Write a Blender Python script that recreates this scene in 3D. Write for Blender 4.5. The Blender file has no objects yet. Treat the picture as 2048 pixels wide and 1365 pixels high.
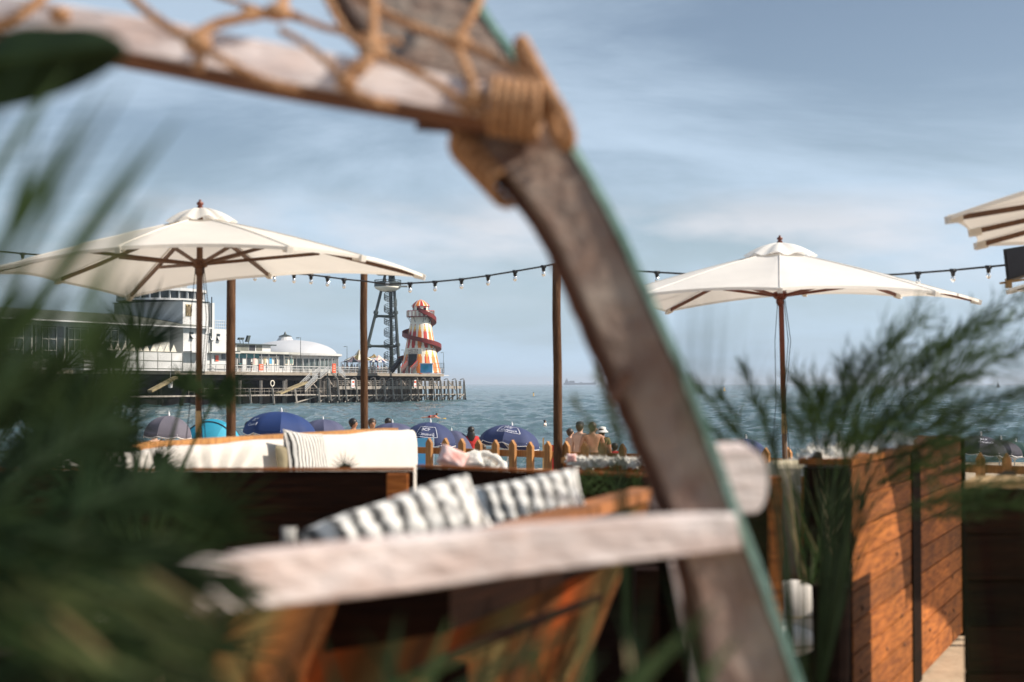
import bpy, math, random
import numpy as np
from mathutils import Vector, Matrix
R = math.radians
random.seed(7)
scn = bpy.context.scene
C = scn.collection
F = 2800.0; EYE = 1.75; PITCH = math.atan(85.5 / F)

# ---------------------------------------------------------------- camera, light, exposure
cd = bpy.data.cameras.new("camera"); cam = bpy.data.objects.new("camera", cd); C.objects.link(cam)
cam.location = (0, 0, EYE); cam.rotation_euler = (R(90) + PITCH, 0, 0)
cd.sensor_width = 36; cd.lens = F / 2048 * 36; cd.clip_start = 0.05; cd.clip_end = 60000
cd.dof.use_dof = True; cd.dof.focus_distance = 90; cd.dof.aperture_fstop = 2.5; cd.dof.aperture_blades = 0
scn.camera = cam
SUN = Vector((0.84, -0.05, 0.64)).normalized()
sd = bpy.data.lights.new("sun", 'SUN'); sun = bpy.data.objects.new("sun", sd); C.objects.link(sun)
sd.energy = 5.0; sd.angle = R(0.5); sd.color = (1.0, 0.90, 0.78)
sun.rotation_euler = SUN.to_track_quat('Z', 'Y').to_euler(); sun.location = (30, -10, 30)
scn.view_settings.view_transform = 'Standard'; scn.view_settings.look = 'None'
scn.view_settings.exposure = 0.42; scn.view_settings.gamma = 1.0
w = bpy.data.worlds.new("World"); scn.world = w; w.use_nodes = True
def build_world():
    nt = w.node_tree; N = nt.nodes; L = nt.links; N.clear()
    out = N.new('ShaderNodeOutputWorld'); bg = N.new('ShaderNodeBackground'); bg.inputs[1].default_value = 0.083
    sky = N.new('ShaderNodeTexSky'); sky.sky_type = 'NISHITA'; sky.sun_disc = False
    sky.sun_elevation = math.asin(SUN.z); sky.sun_rotation = math.atan2(SUN.x, SUN.y)
    sky.air_density = 1.0; sky.dust_density = 1.6; sky.ozone_density = 1.5
    tc = N.new('ShaderNodeTexCoord')
    sx = N.new('ShaderNodeSeparateXYZ'); L.new(tc.outputs['Generated'], sx.inputs[0])
    ab = N.new('ShaderNodeMath'); ab.operation = 'MAXIMUM'; ab.inputs[1].default_value = 0.0; L.new(sx.outputs['Z'], ab.inputs[0])
    zz = N.new('ShaderNodeMath'); zz.operation = 'ADD'; zz.inputs[1].default_value = 0.24; L.new(ab.outputs[0], zz.inputs[0])
    dx = N.new('ShaderNodeMath'); dx.operation = 'DIVIDE'; L.new(sx.outputs['X'], dx.inputs[0]); L.new(zz.outputs[0], dx.inputs[1])
    dy = N.new('ShaderNodeMath'); dy.operation = 'DIVIDE'; L.new(sx.outputs['Y'], dy.inputs[0]); L.new(zz.outputs[0], dy.inputs[1])
    cb = N.new('ShaderNodeCombineXYZ'); L.new(dx.outputs[0], cb.inputs[0]); L.new(dy.outputs[0], cb.inputs[1])
    mp = N.new('ShaderNodeMapping'); mp.inputs['Scale'].default_value = (0.95, 1.5, 1); mp.inputs['Rotation'].default_value = (0, 0, R(24))
    mp.inputs['Location'].default_value = (3.2, 1.7, 0); L.new(cb.outputs[0], mp.inputs[0])
    n1 = N.new('ShaderNodeTexNoise'); n1.inputs['Scale'].default_value = 0.8; n1.inputs['Detail'].default_value = 7; n1.inputs['Roughness'].default_value = 0.55
    n1.inputs['Distortion'].default_value = 0.6; L.new(mp.outputs[0], n1.inputs['Vector'])
    r1 = N.new('ShaderNodeValToRGB'); r1.color_ramp.elements[0].position = 0.36; r1.color_ramp.elements[1].position = 0.66; L.new(n1.outputs[0], r1.inputs[0])
    r1.color_ramp.interpolation = 'EASE'
    # low cumulus bank near the horizon
    mp2 = N.new('ShaderNodeMapping'); mp2.inputs['Scale'].default_value = (5.0, 5.0, 15.0); mp2.inputs['Location'].default_value = (0.4, 0, 0.25); L.new(tc.outputs['Generated'], mp2.inputs[0])
    n2 = N.new('ShaderNodeTexNoise'); n2.inputs['Scale'].default_value = 1.0; n2.inputs['Detail'].default_value = 8; n2.inputs['Roughness'].default_value = 0.52; L.new(mp2.outputs[0], n2.inputs['Vector'])
    r2 = N.new('ShaderNodeValToRGB'); r2.color_ramp.elements[0].position = 0.42; r2.color_ramp.elements[1].position = 0.60; L.new(n2.outputs[0], r2.inputs[0])
    band = N.new('ShaderNodeValToRGB'); L.new(sx.outputs['Z'], band.inputs[0])
    e = band.color_ramp.elements; e[0].position = 0.05; e[0].color = (0, 0, 0, 1); e[1].position = 0.095; e[1].color = (1, 1, 1, 1)
    e2 = e.new(0.115); e2.color = (0.8, 0.8, 0.8, 1); e3 = e.new(0.14); e3.color = (0, 0, 0, 1)
    m2 = N.new('ShaderNodeMath'); m2.operation = 'MULTIPLY'; L.new(r2.outputs[0], m2.inputs[0]); L.new(band.outputs[0], m2.inputs[1])
    # veil amount
    va = N.new('ShaderNodeMath'); va.operation = 'MULTIPLY_ADD'; va.inputs[1].default_value = 0.66; va.inputs[2].default_value = 0.16; L.new(r1.outputs[0], va.inputs[0])
    mx = N.new('ShaderNodeMix'); mx.data_type = 'RGBA'; L.new(va.outputs[0], mx.inputs['Factor'])
    L.new(sky.outputs[0], mx.inputs['A']); mx.inputs['B'].default_value = (6.1, 7.6, 9.3, 1)
    mh = N.new('ShaderNodeMath'); mh.operation = 'MULTIPLY'; mh.inputs[1].default_value = 0.8; L.new(m2.outputs[0], mh.inputs[0])
    mx2 = N.new('ShaderNodeMix'); mx2.data_type = 'RGBA'; L.new(mh.outputs[0], mx2.inputs['Factor']); L.new(mx.outputs['Result'], mx2.inputs['A'])
    mx2.inputs['B'].default_value = (8.4, 8.1, 8.3, 1)
    # grey the lowest sky (sea mist) a little
    lo = N.new('ShaderNodeValToRGB'); L.new(sx.outputs['Z'], lo.inputs[0])
    lo.color_ramp.elements[0].position = 0.0; lo.color_ramp.elements[0].color = (1, 1, 1, 1); lo.color_ramp.elements[1].position = 0.14; lo.color_ramp.elements[1].color = (0, 0, 0, 1)
    ml = N.new('ShaderNodeMath'); ml.operation = 'MULTIPLY'; ml.inputs[1].default_value = 0.75; L.new(lo.outputs[0], ml.inputs[0])
    mx3 = N.new('ShaderNodeMix'); mx3.data_type = 'RGBA'; L.new(ml.outputs[0], mx3.inputs['Factor']); L.new(mx2.outputs['Result'], mx3.inputs['A'])
    mx3.inputs['B'].default_value = (4.5, 6.1, 7.7, 1)
    up = N.new('ShaderNodeMapRange'); up.inputs[1].default_value = .06; up.inputs[2].default_value = .32; up.inputs[3].default_value = 1.05; up.inputs[4].default_value = .74; L.new(sx.outputs['Z'], up.inputs[0])
    sc_ = N.new('ShaderNodeVectorMath'); sc_.operation = 'SCALE'; L.new(mx3.outputs['Result'], sc_.inputs[0]); L.new(up.outputs[0], sc_.inputs['Scale'])
    L.new(sc_.outputs[0], bg.inputs[0]); L.new(bg.outputs[0], out.inputs[0])
build_world()

# ---------------------------------------------------------------- helpers
def W(px, py, d):
    """world point seen at photo pixel (px,py) that stands d metres out along y"""
    a = (px - 1024) / F; b = -(py - 682.5) / F
    v = Vector((a, math.cos(PITCH) - b * math.sin(PITCH), math.sin(PITCH) + b * math.cos(PITCH)))
    v *= d / v.y
    return Vector((v.x, v.y, v.z + EYE))
def X(px, d): return (px - 1024) / F * d

def mat(name, col, rough=0.6, var=0.25, scale=6.0, bump=0.0, stretch=(1, 1, 1), col2=None, trans=0.0, metal=0.0, spec=0.5, detail=6, bscale=None, sheen=0.0, emit=0):
    m = bpy.data.materials.new(name); m.use_nodes = True; nt = m.node_tree; N = nt.nodes; L = nt.links
    p = N['Principled BSDF']; p.inputs['Roughness'].default_value = rough; p.inputs['Metallic'].default_value = metal
    p.inputs['Specular IOR Level'].default_value = spec; p.inputs['Sheen Weight'].default_value = sheen
    tc = N.new('ShaderNodeTexCoord'); mp = N.new('ShaderNodeMapping'); mp.inputs['Scale'].default_value = stretch; L.new(tc.outputs['Object'], mp.inputs[0])
    n = N.new('ShaderNodeTexNoise'); n.inputs['Scale'].default_value = scale; n.inputs['Detail'].default_value = detail; n.inputs['Roughness'].default_value = 0.62; L.new(mp.outputs[0], n.inputs['Vector'])
    r = N.new('ShaderNodeValToRGB'); L.new(n.outputs[0], r.inputs[0])
    c2 = col2 if col2 else tuple(max(0, c * (1 - var)) for c in col)
    c1 = col if col2 else tuple(min(1, c * (1 + var * .6)) for c in col)
    r.color_ramp.elements[0].position = 0.34; r.color_ramp.elements[1].position = 0.66
    r.color_ramp.elements[0].color = (*c2, 1); r.color_ramp.elements[1].color = (*c1, 1)
    col_out = r.outputs[0]
    if 'wood' in name or 'board' in name:
        g = N.new('ShaderNodeNewGeometry'); mr = N.new('ShaderNodeMapRange'); mr.inputs[3].default_value = .62; mr.inputs[4].default_value = 1.25; L.new(g.outputs['Random Per Island'], mr.inputs[0])
        n5 = N.new('ShaderNodeTexNoise'); n5.inputs['Scale'].default_value = 1.6; n5.inputs['Detail'].default_value = 4; L.new(tc.outputs['Object'], n5.inputs['Vector'])
        m5 = N.new('ShaderNodeMapRange'); m5.inputs[1].default_value = .3; m5.inputs[2].default_value = .7; m5.inputs[3].default_value = .65; m5.inputs[4].default_value = 1.15; L.new(n5.outputs[0], m5.inputs[0])
        mm = N.new('ShaderNodeMath'); mm.operation = 'MULTIPLY'; L.new(mr.outputs[0], mm.inputs[0]); L.new(m5.outputs[0], mm.inputs[1])
        vm = N.new('ShaderNodeVectorMath'); vm.operation = 'SCALE'; L.new(r.outputs[0], vm.inputs[0]); L.new(mm.outputs[0], vm.inputs['Scale']); col_out = vm.outputs[0]
    L.new(col_out, p.inputs['Base Color'])
    if bump:
        n3 = N.new('ShaderNodeTexNoise'); n3.inputs['Scale'].default_value = bscale or scale * 3; n3.inputs['Detail'].default_value = 5; L.new(mp.outputs[0], n3.inputs['Vector'])
        b = N.new('ShaderNodeBump'); b.inputs['Strength'].default_value = bump; b.inputs['Distance'].default_value = 0.02; L.new(n3.outputs[0], b.inputs['Height']); L.new(b.outputs[0], p.inputs['Normal'])
    if trans:
        t = N.new('ShaderNodeBsdfTranslucent'); mx = N.new('ShaderNodeMixShader'); mx.inputs[0].default_value = trans
        L.new(r.outputs[0], t.inputs[0]); L.new(p.outputs[0], mx.inputs[1]); L.new(t.outputs[0], mx.inputs[2]); L.new(mx.outputs[0], N['Material Output'].inputs[0])
    if emit: pass
    return m

def stripes(name, cols, period, axis='X', rough=0.85, wob=0.1, edges=None, wscale=3.0):
    """cloth with woven stripes; cols = list of (pos,color) constant ramp over one period"""
    m = bpy.data.materials.new(name); m.use_nodes = True; nt = m.node_tree; N = nt.nodes; L = nt.links
    p = N['Principled BSDF']; p.inputs['Roughness'].default_value = rough; p.inputs['Sheen Weight'].default_value = 0.0 if 'olive' in name else 0.3; p.inputs['Specular IOR Level'].default_value = .1
    tc = N.new('ShaderNodeTexCoord'); s = N.new('ShaderNodeSeparateXYZ'); L.new(tc.outputs['UV'], s.inputs[0])
    n = N.new('ShaderNodeTexNoise'); n.inputs['Scale'].default_value = wscale; n.inputs['Detail'].default_value = 3; L.new(tc.outputs['UV'], n.inputs['Vector'])
    a = N.new('ShaderNodeMath'); a.operation = 'MULTIPLY_ADD'; a.inputs[1].default_value = wob; L.new(n.outputs[0], a.inputs[0]); L.new(s.outputs[axis], a.inputs[2])
    d = N.new('ShaderNodeMath'); d.operation = 'DIVIDE'; d.inputs[1].default_value = period; L.new(a.outputs[0], d.inputs[0])
    f = N.new('ShaderNodeMath'); f.operation = 'FRACT'; L.new(d.outputs[0], f.inputs[0])
    r = N.new('ShaderNodeValToRGB'); L.new(f.outputs[0], r.inputs[0]); e = r.color_ramp.elements
    while len(e) < len(cols): e.new(0.5)
    for i, (pos, c) in enumerate(cols): e[i].position = pos; e[i].color = (*c, 1)
    L.new(r.outputs[0], p.inputs['Base Color'])
    n3 = N.new('ShaderNodeTexNoise'); n3.inputs['Scale'].default_value = 40; L.new(tc.outputs['UV'], n3.inputs['Vector'])
    b = N.new('ShaderNodeBump'); b.inputs['Strength'].default_value = 0.5; b.inputs['Distance'].default_value = 0.01; L.new(n3.outputs[0], b.inputs['Height']); L.new(b.outputs[0], p.inputs['Normal'])
    return m

class MB:
    def __init__(s): s.v = []; s.f = []; s.m = []; s.uv = None; s.c = 0
    def add(s, vs, fs, mi=None):
        o = len(s.v); s.v.extend(Vector(p) for p in vs)
        for f in fs: s.f.append(tuple(o + i for i in f)); s.m.append(s.c if mi is None else mi)
    def hexa(s, b, t, mi=None):
        s.add(list(b) + list(t), [(3, 2, 1, 0), (4, 5, 6, 7), (0, 1, 5, 4), (1, 2, 6, 5), (2, 3, 7, 6), (3, 0, 4, 7)], mi)
    def box(s, c, sz, ax=None, mi=None):
        """ax: 3 axis vectors (default world)"""
        c = Vector(c); ax = ax or (Vector((1, 0, 0)), Vector((0, 1, 0)), Vector((0, 0, 1)))
        h = [ax[i] * (sz[i] / 2) for i in range(3)]
        q = [(-1, -1), (1, -1), (1, 1), (-1, 1)]
        s.hexa([c + h[0] * a + h[1] * b - h[2] for a, b in q], [c + h[0] * a + h[1] * b + h[2] for a, b in q], mi)
    def bar(s, p0, p1, w, h=None, up=(0, 0, 1), mi=None):
        p0 = Vector(p0); p1 = Vector(p1); h = h or w; d = (p1 - p0); u = Vector(up)
        if abs(d.normalized().dot(u.normalized())) > .99: u = Vector((0, 1, 0))
        a = d.cross(u).normalized() * w / 2; b = a.cross(d).normalized() * h / 2
        s.hexa([p0 - a - b, p0 + a - b, p0 + a + b, p0 - a + b], [p1 - a - b, p1 + a - b, p1 + a + b, p1 - a + b], mi)
    def tube(s, pts, r, n=8, mi=None, caps=True):
        pts = [Vector(p) for p in pts]; rs = r if isinstance(r, (list, tuple)) else [r] * len(pts)
        rings = []; pu = None
        for i, p in enumerate(pts):
            t = (pts[min(i + 1, len(pts) - 1)] - pts[max(i - 1, 0)]).normalized()
            if pu is None:
                pu = t.orthogonal().normalized()
            pu = (pu - t * pu.dot(t)).normalized(); pv = t.cross(pu)
            rings.append([p + (pu * math.cos(k * 2 * math.pi / n) + pv * math.sin(k * 2 * math.pi / n)) * rs[i] for k in range(n)])
        vs = [q for rr in rings for q in rr]; fs = []
        for i in range(len(pts) - 1):
            for k in range(n):
                a = i * n + k; b = i * n + (k + 1) % n; fs.append((a, b, b + n, a + n))
        if caps: fs.append(tuple(range(n))[::-1]); fs.append(tuple((len(pts) - 1) * n + k for k in range(n)))
        s.add(vs, fs, mi)
    def lathe(s, c, prof, n=16, mi=None, ax=None):
        """prof: [(r,z)]"""
        c = Vector(c); vs = []; fs = []
        ax = ax or (Vector((1, 0, 0)), Vector((0, 1, 0)), Vector((0, 0, 1)))
        for r, z in prof:
            for k in range(n):
                a = 2 * math.pi * k / n; vs.append(c + ax[0] * (r * math.cos(a)) + ax[1] * (r * math.sin(a)) + ax[2] * z)
        for i in range(len(prof) - 1):
            for k in range(n):
                a = i * n + k; b = i * n + (k + 1) % n; fs.append((a, b, b + n, a + n))
        s.add(vs, fs, mi)
    def ball(s, c, r, n=8, mi=None, sc=(1, 1, 1)):
        c = Vector(c); vs = []; fs = []; m = max(4, n // 2 + 1)
        for i in range(m + 1):
            t = math.pi * i / m
            for k in range(n):
                a = 2 * math.pi * k / n; vs.append(c + Vector((r * sc[0] * math.sin(t) * math.cos(a), r * sc[1] * math.sin(t) * math.sin(a), r * sc[2] * math.cos(t))))
        for i in range(m):
            for k in range(n):
                a = i * n + k; b = i * n + (k + 1) % n; fs.append((a, a + n, b + n, b))
        s.add(vs, fs, mi)
    def grid(s, fn, nu, nv, mi=None, uv=False, closed=False):
        """fn(u,v) u,v in 0..1"""
        o = len(s.v)
        for j in range(nv + 1):
            for i in range(nu + 1): s.v.append(Vector(fn(i / nu, j / nv)))
        if uv:
            if s.uv is None: s.uv = {}
            for j in range(nv + 1):
                for i in range(nu + 1): s.uv[o + j * (nu + 1) + i] = (i / nu, j / nv)
        for j in range(nv):
            for i in range(nu):
                a = o + j * (nu + 1) + i; s.f.append((a, a + 1, a + nu + 2, a + nu + 1)); s.m.append(s.c if mi is None else (mi(i, j) if callable(mi) else mi))
    def build(s, name, mats, parent=None, smooth=False, loc=None):
        me = bpy.data.meshes.new(name)
        off = Vector((0, 0, 0))
        if parent is not None:
            p = parent
            while p is not None: off = off + Vector(p.location); p = p.parent
        if loc is not None: off = Vector(loc)
        me.from_pydata([tuple(v - off) for v in s.v], [], s.f)
        if not isinstance(mats, (list, tuple)): mats = [mats]
        for m in mats: me.materials.append(m)
        if len(mats) > 1: me.polygons.foreach_set('material_index', s.m)
        if smooth: me.polygons.foreach_set('use_smooth', [True] * len(me.polygons))
        if s.uv:
            ul = me.uv_layers.new(name='UVMap'); li = np.empty(len(me.loops), dtype=np.int32); me.loops.foreach_get('vertex_index', li)
            ul.data.foreach_set('uv', np.array([s.uv.get(int(i), (0, 0)) for i in li], dtype=np.float32).ravel())
        me.update(); o = bpy.data.objects.new(name, me); C.objects.link(o)
        if parent is not None: o.parent = parent
        if loc is not None: o.location = loc
        return o

def tag(o, label=None, cat=None, group=None, kind=None):
    if label: o['label'] = label
    if cat: o['category'] = cat
    if group: o['group'] = group
    if kind: o['kind'] = kind
    return o
def thing(name, label, cat, loc, group=None):
    o = bpy.data.objects.new(name, None); C.objects.link(o); o.location = loc; o.empty_display_size = 0.2
    return tag(o, label, cat, group)
KIDS = {}
def copy_tree(o, loc, label=None, rz=None, group=None, sc=None):
    def rec(a, par):
        c = a.copy(); C.objects.link(c)
        c.parent = par
        for ch in [x for x in ALLOBJ() if x.parent == a]: rec(ch, c)
        return c
    r = rec(o, None); r.location = loc
    if rz is not None: r.rotation_euler = (0, 0, rz)
    if sc is not None: r.scale = (sc, sc, sc)
    if label: r['label'] = label
    if group: r['group'] = group
    return r
def ALLOBJ(): return list(bpy.data.objects)
def text_mesh(s, size=1.0):
    cu = bpy.data.curves.new('txt', 'FONT'); cu.body = s; cu.size = size; cu.align_x = 'CENTER'; cu.align_y = 'CENTER'; cu.resolution_u = 2
    o = bpy.data.objects.new('txt', cu); C.objects.link(o)
    dg = bpy.context.evaluated_depsgraph_get(); dg.update()
    me = bpy.data.meshes.new_from_object(o.evaluated_get(dg))
    vs = [v.co.copy() for v in me.vertices]; fs = [tuple(p.vertices) for p in me.polygons]
    bpy.data.objects.remove(o); bpy.data.curves.remove(cu); bpy.data.meshes.remove(me)
    return vs, fs
def add_text(mb, s, fn, size, mi=None):
    vs, fs = text_mesh(s, size); mb.add([fn(v.x, v.y) for v in vs], fs, mi)
rnd = random.uniform

# ---------------------------------------------------------------- materials
M = {}
M['wood_dark'] = mat('shaded_dark_wood', (0.020, 0.007, 0.003), .9, .4, 3, .3, (1, 1, 14), col2=(0.006, 0.0025, 0.0015), spec=.08)  # dark brown wood, deepened to near black to stand in for shade
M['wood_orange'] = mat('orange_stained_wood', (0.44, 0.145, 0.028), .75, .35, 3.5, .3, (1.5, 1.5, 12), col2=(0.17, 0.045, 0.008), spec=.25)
M['wood_fence'] = mat('fence_wood', (0.55, 0.27, 0.085), .75, .3, 5, .3, (9, 9, 1), col2=(0.33, 0.14, 0.04))
M['wood_pole'] = mat('timber_pole', (0.12, 0.062, 0.031), .85, .3, 5, .5, (7, 7, .8), col2=(0.05, 0.022, 0.010), spec=.2)
M['wood_red'] = mat('varnished_red_wood', (0.16, 0.032, 0.012), .45, .3, 5, .1, (6, 6, 1))
M['wood_rib'] = mat('parasol_hardwood', (0.13, 0.055, 0.022), .55, .3, 5, .1, (6, 6, 1))
M['wood_pale'] = mat('pale_new_wood', (0.52, 0.33, 0.14), .7, .2, 6, .2, (6, 6, 1))
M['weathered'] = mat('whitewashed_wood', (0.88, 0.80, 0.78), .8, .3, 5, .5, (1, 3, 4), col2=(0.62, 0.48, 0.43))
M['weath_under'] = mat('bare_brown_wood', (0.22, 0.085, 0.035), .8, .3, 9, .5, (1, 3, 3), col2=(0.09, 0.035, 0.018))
M['grey_wood'] = mat('grey_brown_wood', (0.38, 0.315, 0.265), .85, .3, 7, .9, (1.2, 3, 1), col2=(0.21, 0.125, 0.095), spec=.15)
M['inner_wood'] = mat('rusty_brown_plank', (0.13, 0.05, 0.026), .8, .4, 7, .5, (3, 3, 1), col2=(0.05, 0.02, 0.012))
M['teal'] = mat('worn_teal_paint', (0.30, 0.47, 0.41), .7, .3, 14, .3, col2=(0.12, 0.24, 0.19))
M['rope'] = mat('jute_rope', (0.56, 0.335, 0.19), .9, .3, 60, .6, col2=(0.32, 0.165, 0.085), spec=.1)
M['canvas'] = mat('ivory_canvas', (0.90, 0.88, 0.84), .9, .04, 2, .25, trans=0.32, bscale=5, spec=.1)
M['canvas2'] = mat('cream_canvas', (0.90, 0.86, 0.79), .9, .04, 2, .25, trans=0.36, bscale=5, spec=.1)
M['cushion'] = mat('offwhite_cushion', (0.60, 0.56, 0.51), .9, .04, 5, .1, sheen=.2)
M['taupe'] = mat('taupe_cloth', (0.25, 0.21, 0.13), .9, .1, 8, .2)
M['tan'] = mat('tan_cloth', (0.55, 0.47, 0.32), .9, .15, 8, .2)
M['fleece'] = mat('white_fleece', (0.8, 0.77, 0.7), .95, .15, 30, .8, sheen=.3)
M['pink'] = mat('pink_cloth', (0.75, 0.33, 0.28), .9, .4, 14, .3, col2=(0.8, 0.66, 0.62))
M['sand'] = mat('sand_ground', (0.50, 0.39, 0.27), .95, .2, 3, .5, col2=(0.36, 0.27, 0.18), bscale=14)
M['black'] = mat('black_plastic', (0.012, 0.012, 0.014), .5, .2, 10)
M['glass'] = mat('clear_bulb_glass', (0.9, 0.9, 0.88), .08, .05, 5)
M['glass'].node_tree.nodes['Principled BSDF'].inputs['Transmission Weight'].default_value = 0.85
M['steel_dark'] = mat('dark_green_steel', (0.045, 0.062, 0.06), .5, .25, 2)
M['white'] = mat('white_render', (0.58, 0.58, 0.57), .7, .08, .3, .1)
M['offwhite'] = mat('weathered_white_wall', (0.48, 0.48, 0.44), .8, .2, .25, .1)
M['dome'] = mat('white_dome_roof', (0.52, 0.53, 0.55), .5, .06, .3)
M['roofgrey'] = mat('lead_grey_roof', (0.15, 0.155, 0.13), .6, .3, .4, .1, (6, 1, 1))
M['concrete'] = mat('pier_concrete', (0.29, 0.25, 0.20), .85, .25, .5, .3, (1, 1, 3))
M['shadeconc'] = mat('shade_black_concrete', (0.008, 0.0075, 0.007), .95, .5, .4, .3, spec=.05)  # near-black colour stands in for the deep shade under the deck
M['pile'] = mat('bleached_pile_timber', (0.44, 0.40, 0.35), .85, .4, 2.0, .4, (3, 3, .5), col2=(0.14, 0.12, 0.10))
M['pilelow'] = mat('wet_weedy_timber', (0.03, 0.028, 0.022), .6, .4, 2.0, .4)
M['glassdark'] = mat('dark_window_glass', (0.03, 0.04, 0.045), .12, .3, 1.5)
M['glassgrey'] = mat('grey_window_glass', (0.16, 0.20, 0.20), .15, .4, .8)
M['red'] = mat('red_paint', (0.50, 0.028, 0.018), .45, .15, 2)
M['darkred'] = mat('dark_red_slide', (0.16, 0.010, 0.008), .45, .2, 2)
M['orange'] = mat('orange_paint', (0.80, 0.22, 0.03), .5, .15, 2)
M['yellow'] = mat('yellow_paint', (0.85, 0.50, 0.08), .5, .15, 2)
M['cream'] = mat('cream_paint', (0.80, 0.74, 0.62), .5, .1, 2)
M['bluebox'] = mat('sky_blue_panel', (0.08, 0.35, 0.60), .5, .2, 1)
M['tealsign'] = mat('teal_sign', (0.04, 0.20, 0.23), .5, .2, 1)
M['redsign'] = mat('orange_red_sign', (0.80, 0.10, 0.035), .5, .1, 1)
M['crest'] = mat('brass_crest', (0.42, 0.33, 0.17), .5, .2, 3)
M['crestdark'] = mat('dark_crest_relief', (0.16, 0.11, 0.05), .5, .3, 3)
M['navy'] = mat('navy_umbrella', (0.034, 0.050, 0.135), .8, .12, 2, .1, trans=.12)
M['blue'] = mat('royal_blue_umbrella', (0.010, 0.036, 0.15), .75, .12, 2, .1, trans=.12)
M['lav'] = mat('faded_lavender_umbrella', (0.075, 0.082, 0.155), .8, .12, 2, .1, trans=.12)
M['grey'] = mat('grey_umbrella', (0.13, 0.12, 0.15), .8, .12, 2, .1, trans=.12)
M['dkgrn'] = mat('dark_green_umbrella', (0.02, 0.06, 0.055), .8, .12, 2, .1, trans=.12)
M['charc'] = mat('charcoal_umbrella', (0.035, 0.035, 0.055), .8, .12, 2, .1, trans=.12)
M['cyan'] = mat('turquoise_tent', (0.02, 0.30, 0.45), .7, .12, 2, .1, trans=.25)
M['cyan2'] = mat('light_turquoise_tent', (0.05, 0.42, 0.60), .7, .12, 2, .1, trans=.25)
M['trim'] = mat('white_trim', (0.75, 0.75, 0.75), .7, .05, 2)
M['lettering'] = mat('white_lettering', (0.72, 0.73, 0.8), .7, .05, 2)
M['skin1'] = mat('tanned_skin', (0.42, 0.20, 0.11), .5, .12, 4)
M['skin2'] = mat('light_skin', (0.60, 0.36, 0.25), .5, .12, 4)
M['skin3'] = mat('brown_skin', (0.22, 0.10, 0.055), .5, .12, 4)
M['hair'] = mat('black_hair', (0.012, 0.009, 0.008), .5, .3, 10)
M['hairbr'] = mat('brown_hair', (0.05, 0.028, 0.014), .5, .3, 10)
M['c_red'] = mat('red_cloth', (0.50, 0.02, 0.02), .8, .2, 6)
M['c_dark'] = mat('dark_cloth', (0.02, 0.022, 0.03), .8, .2, 6)
M['c_blue'] = mat('blue_cloth', (0.04, 0.10, 0.28), .8, .2, 6)
M['c_white'] = mat('white_cloth', (0.72, 0.7, 0.66), .8, .1, 6)
M['c_olive'] = mat('olive_cloth', (0.16, 0.13, 0.04), .8, .2, 6)
M['c_teal'] = mat('teal_cloth', (0.03, 0.2, 0.2), .8, .2, 6)
M['straw'] = mat('straw_hat', (0.68, 0.55, 0.36), .85, .2, 20)
M['ship'] = mat('grey_ship_paint', (0.10, 0.14, 0.20), .7, .15, .05)
M['leaf_dark'] = mat('shade_dark_palm_leaf', (0.011, 0.024, 0.008), rough=.75, spec=.12, var=.4, scale=6, trans=.08)  # near-black green stands in for planting in shadow
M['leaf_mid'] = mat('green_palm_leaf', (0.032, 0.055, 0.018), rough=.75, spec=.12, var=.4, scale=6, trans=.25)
M['leaf_lit'] = mat('sunlit_green_leaf', (0.085, 0.11, 0.04), .5, .4, 6, trans=.3)  # lighter green stands in for sunlit streaks on the leaves
M['leaf_pale'] = mat('dry_straw_leaf', (0.34, 0.27, 0.14), .7, .4, 6, trans=.3)
M['needle'] = mat('feathery_green', (0.045, 0.078, 0.022), .7, .5, 3, trans=.3, spec=.15)
M['bark'] = mat('fibrous_bark', (0.12, 0.08, 0.05), .9, .4, 8, .6)
M['pot'] = mat('planter_timber', (0.008, 0.004, 0.003), .95, .4, 4, .3, (1, 1, 10), spec=.05)
M['stripe_bw'] = stripes('black_and_white_stripes', [(0, (0.66, 0.64, 0.60)), (.56, (0.66, 0.64, 0.60)), (.66, (0.02, 0.02, 0.02)), (.90, (0.02, 0.02, 0.02)), (1.0, (0.66, 0.64, 0.60))], 1 / 13, wob=.05)
M['stripe_bw2'] = stripes('fuzzy_monochrome_stripes', [(0, (0.8, 0.79, 0.75)), (.42, (0.8, 0.79, 0.75)), (.64, (0.05, 0.05, 0.05)), (.80, (0.05, 0.05, 0.05)), (1.0, (0.8, 0.79, 0.75))], 1 / 9, wob=.10, wscale=5)
M['stripe_or'] = stripes('orange_and_olive_stripes', [(0, (0.26, 0.048, 0.008)), (.10, (0.16, 0.040, 0.009)), (.25, (0.085, 0.036, 0.010)), (.45, (0.10, 0.075, 0.028)), (.6, (0.14, 0.055, 0.016)), (.75, (0.065, 0.028, 0.011)), (.88, (0.10, 0.036, 0.011)), (1.0, (0.26, 0.048, 0.008))], 1 / 3.4, wob=.18, wscale=2)

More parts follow.
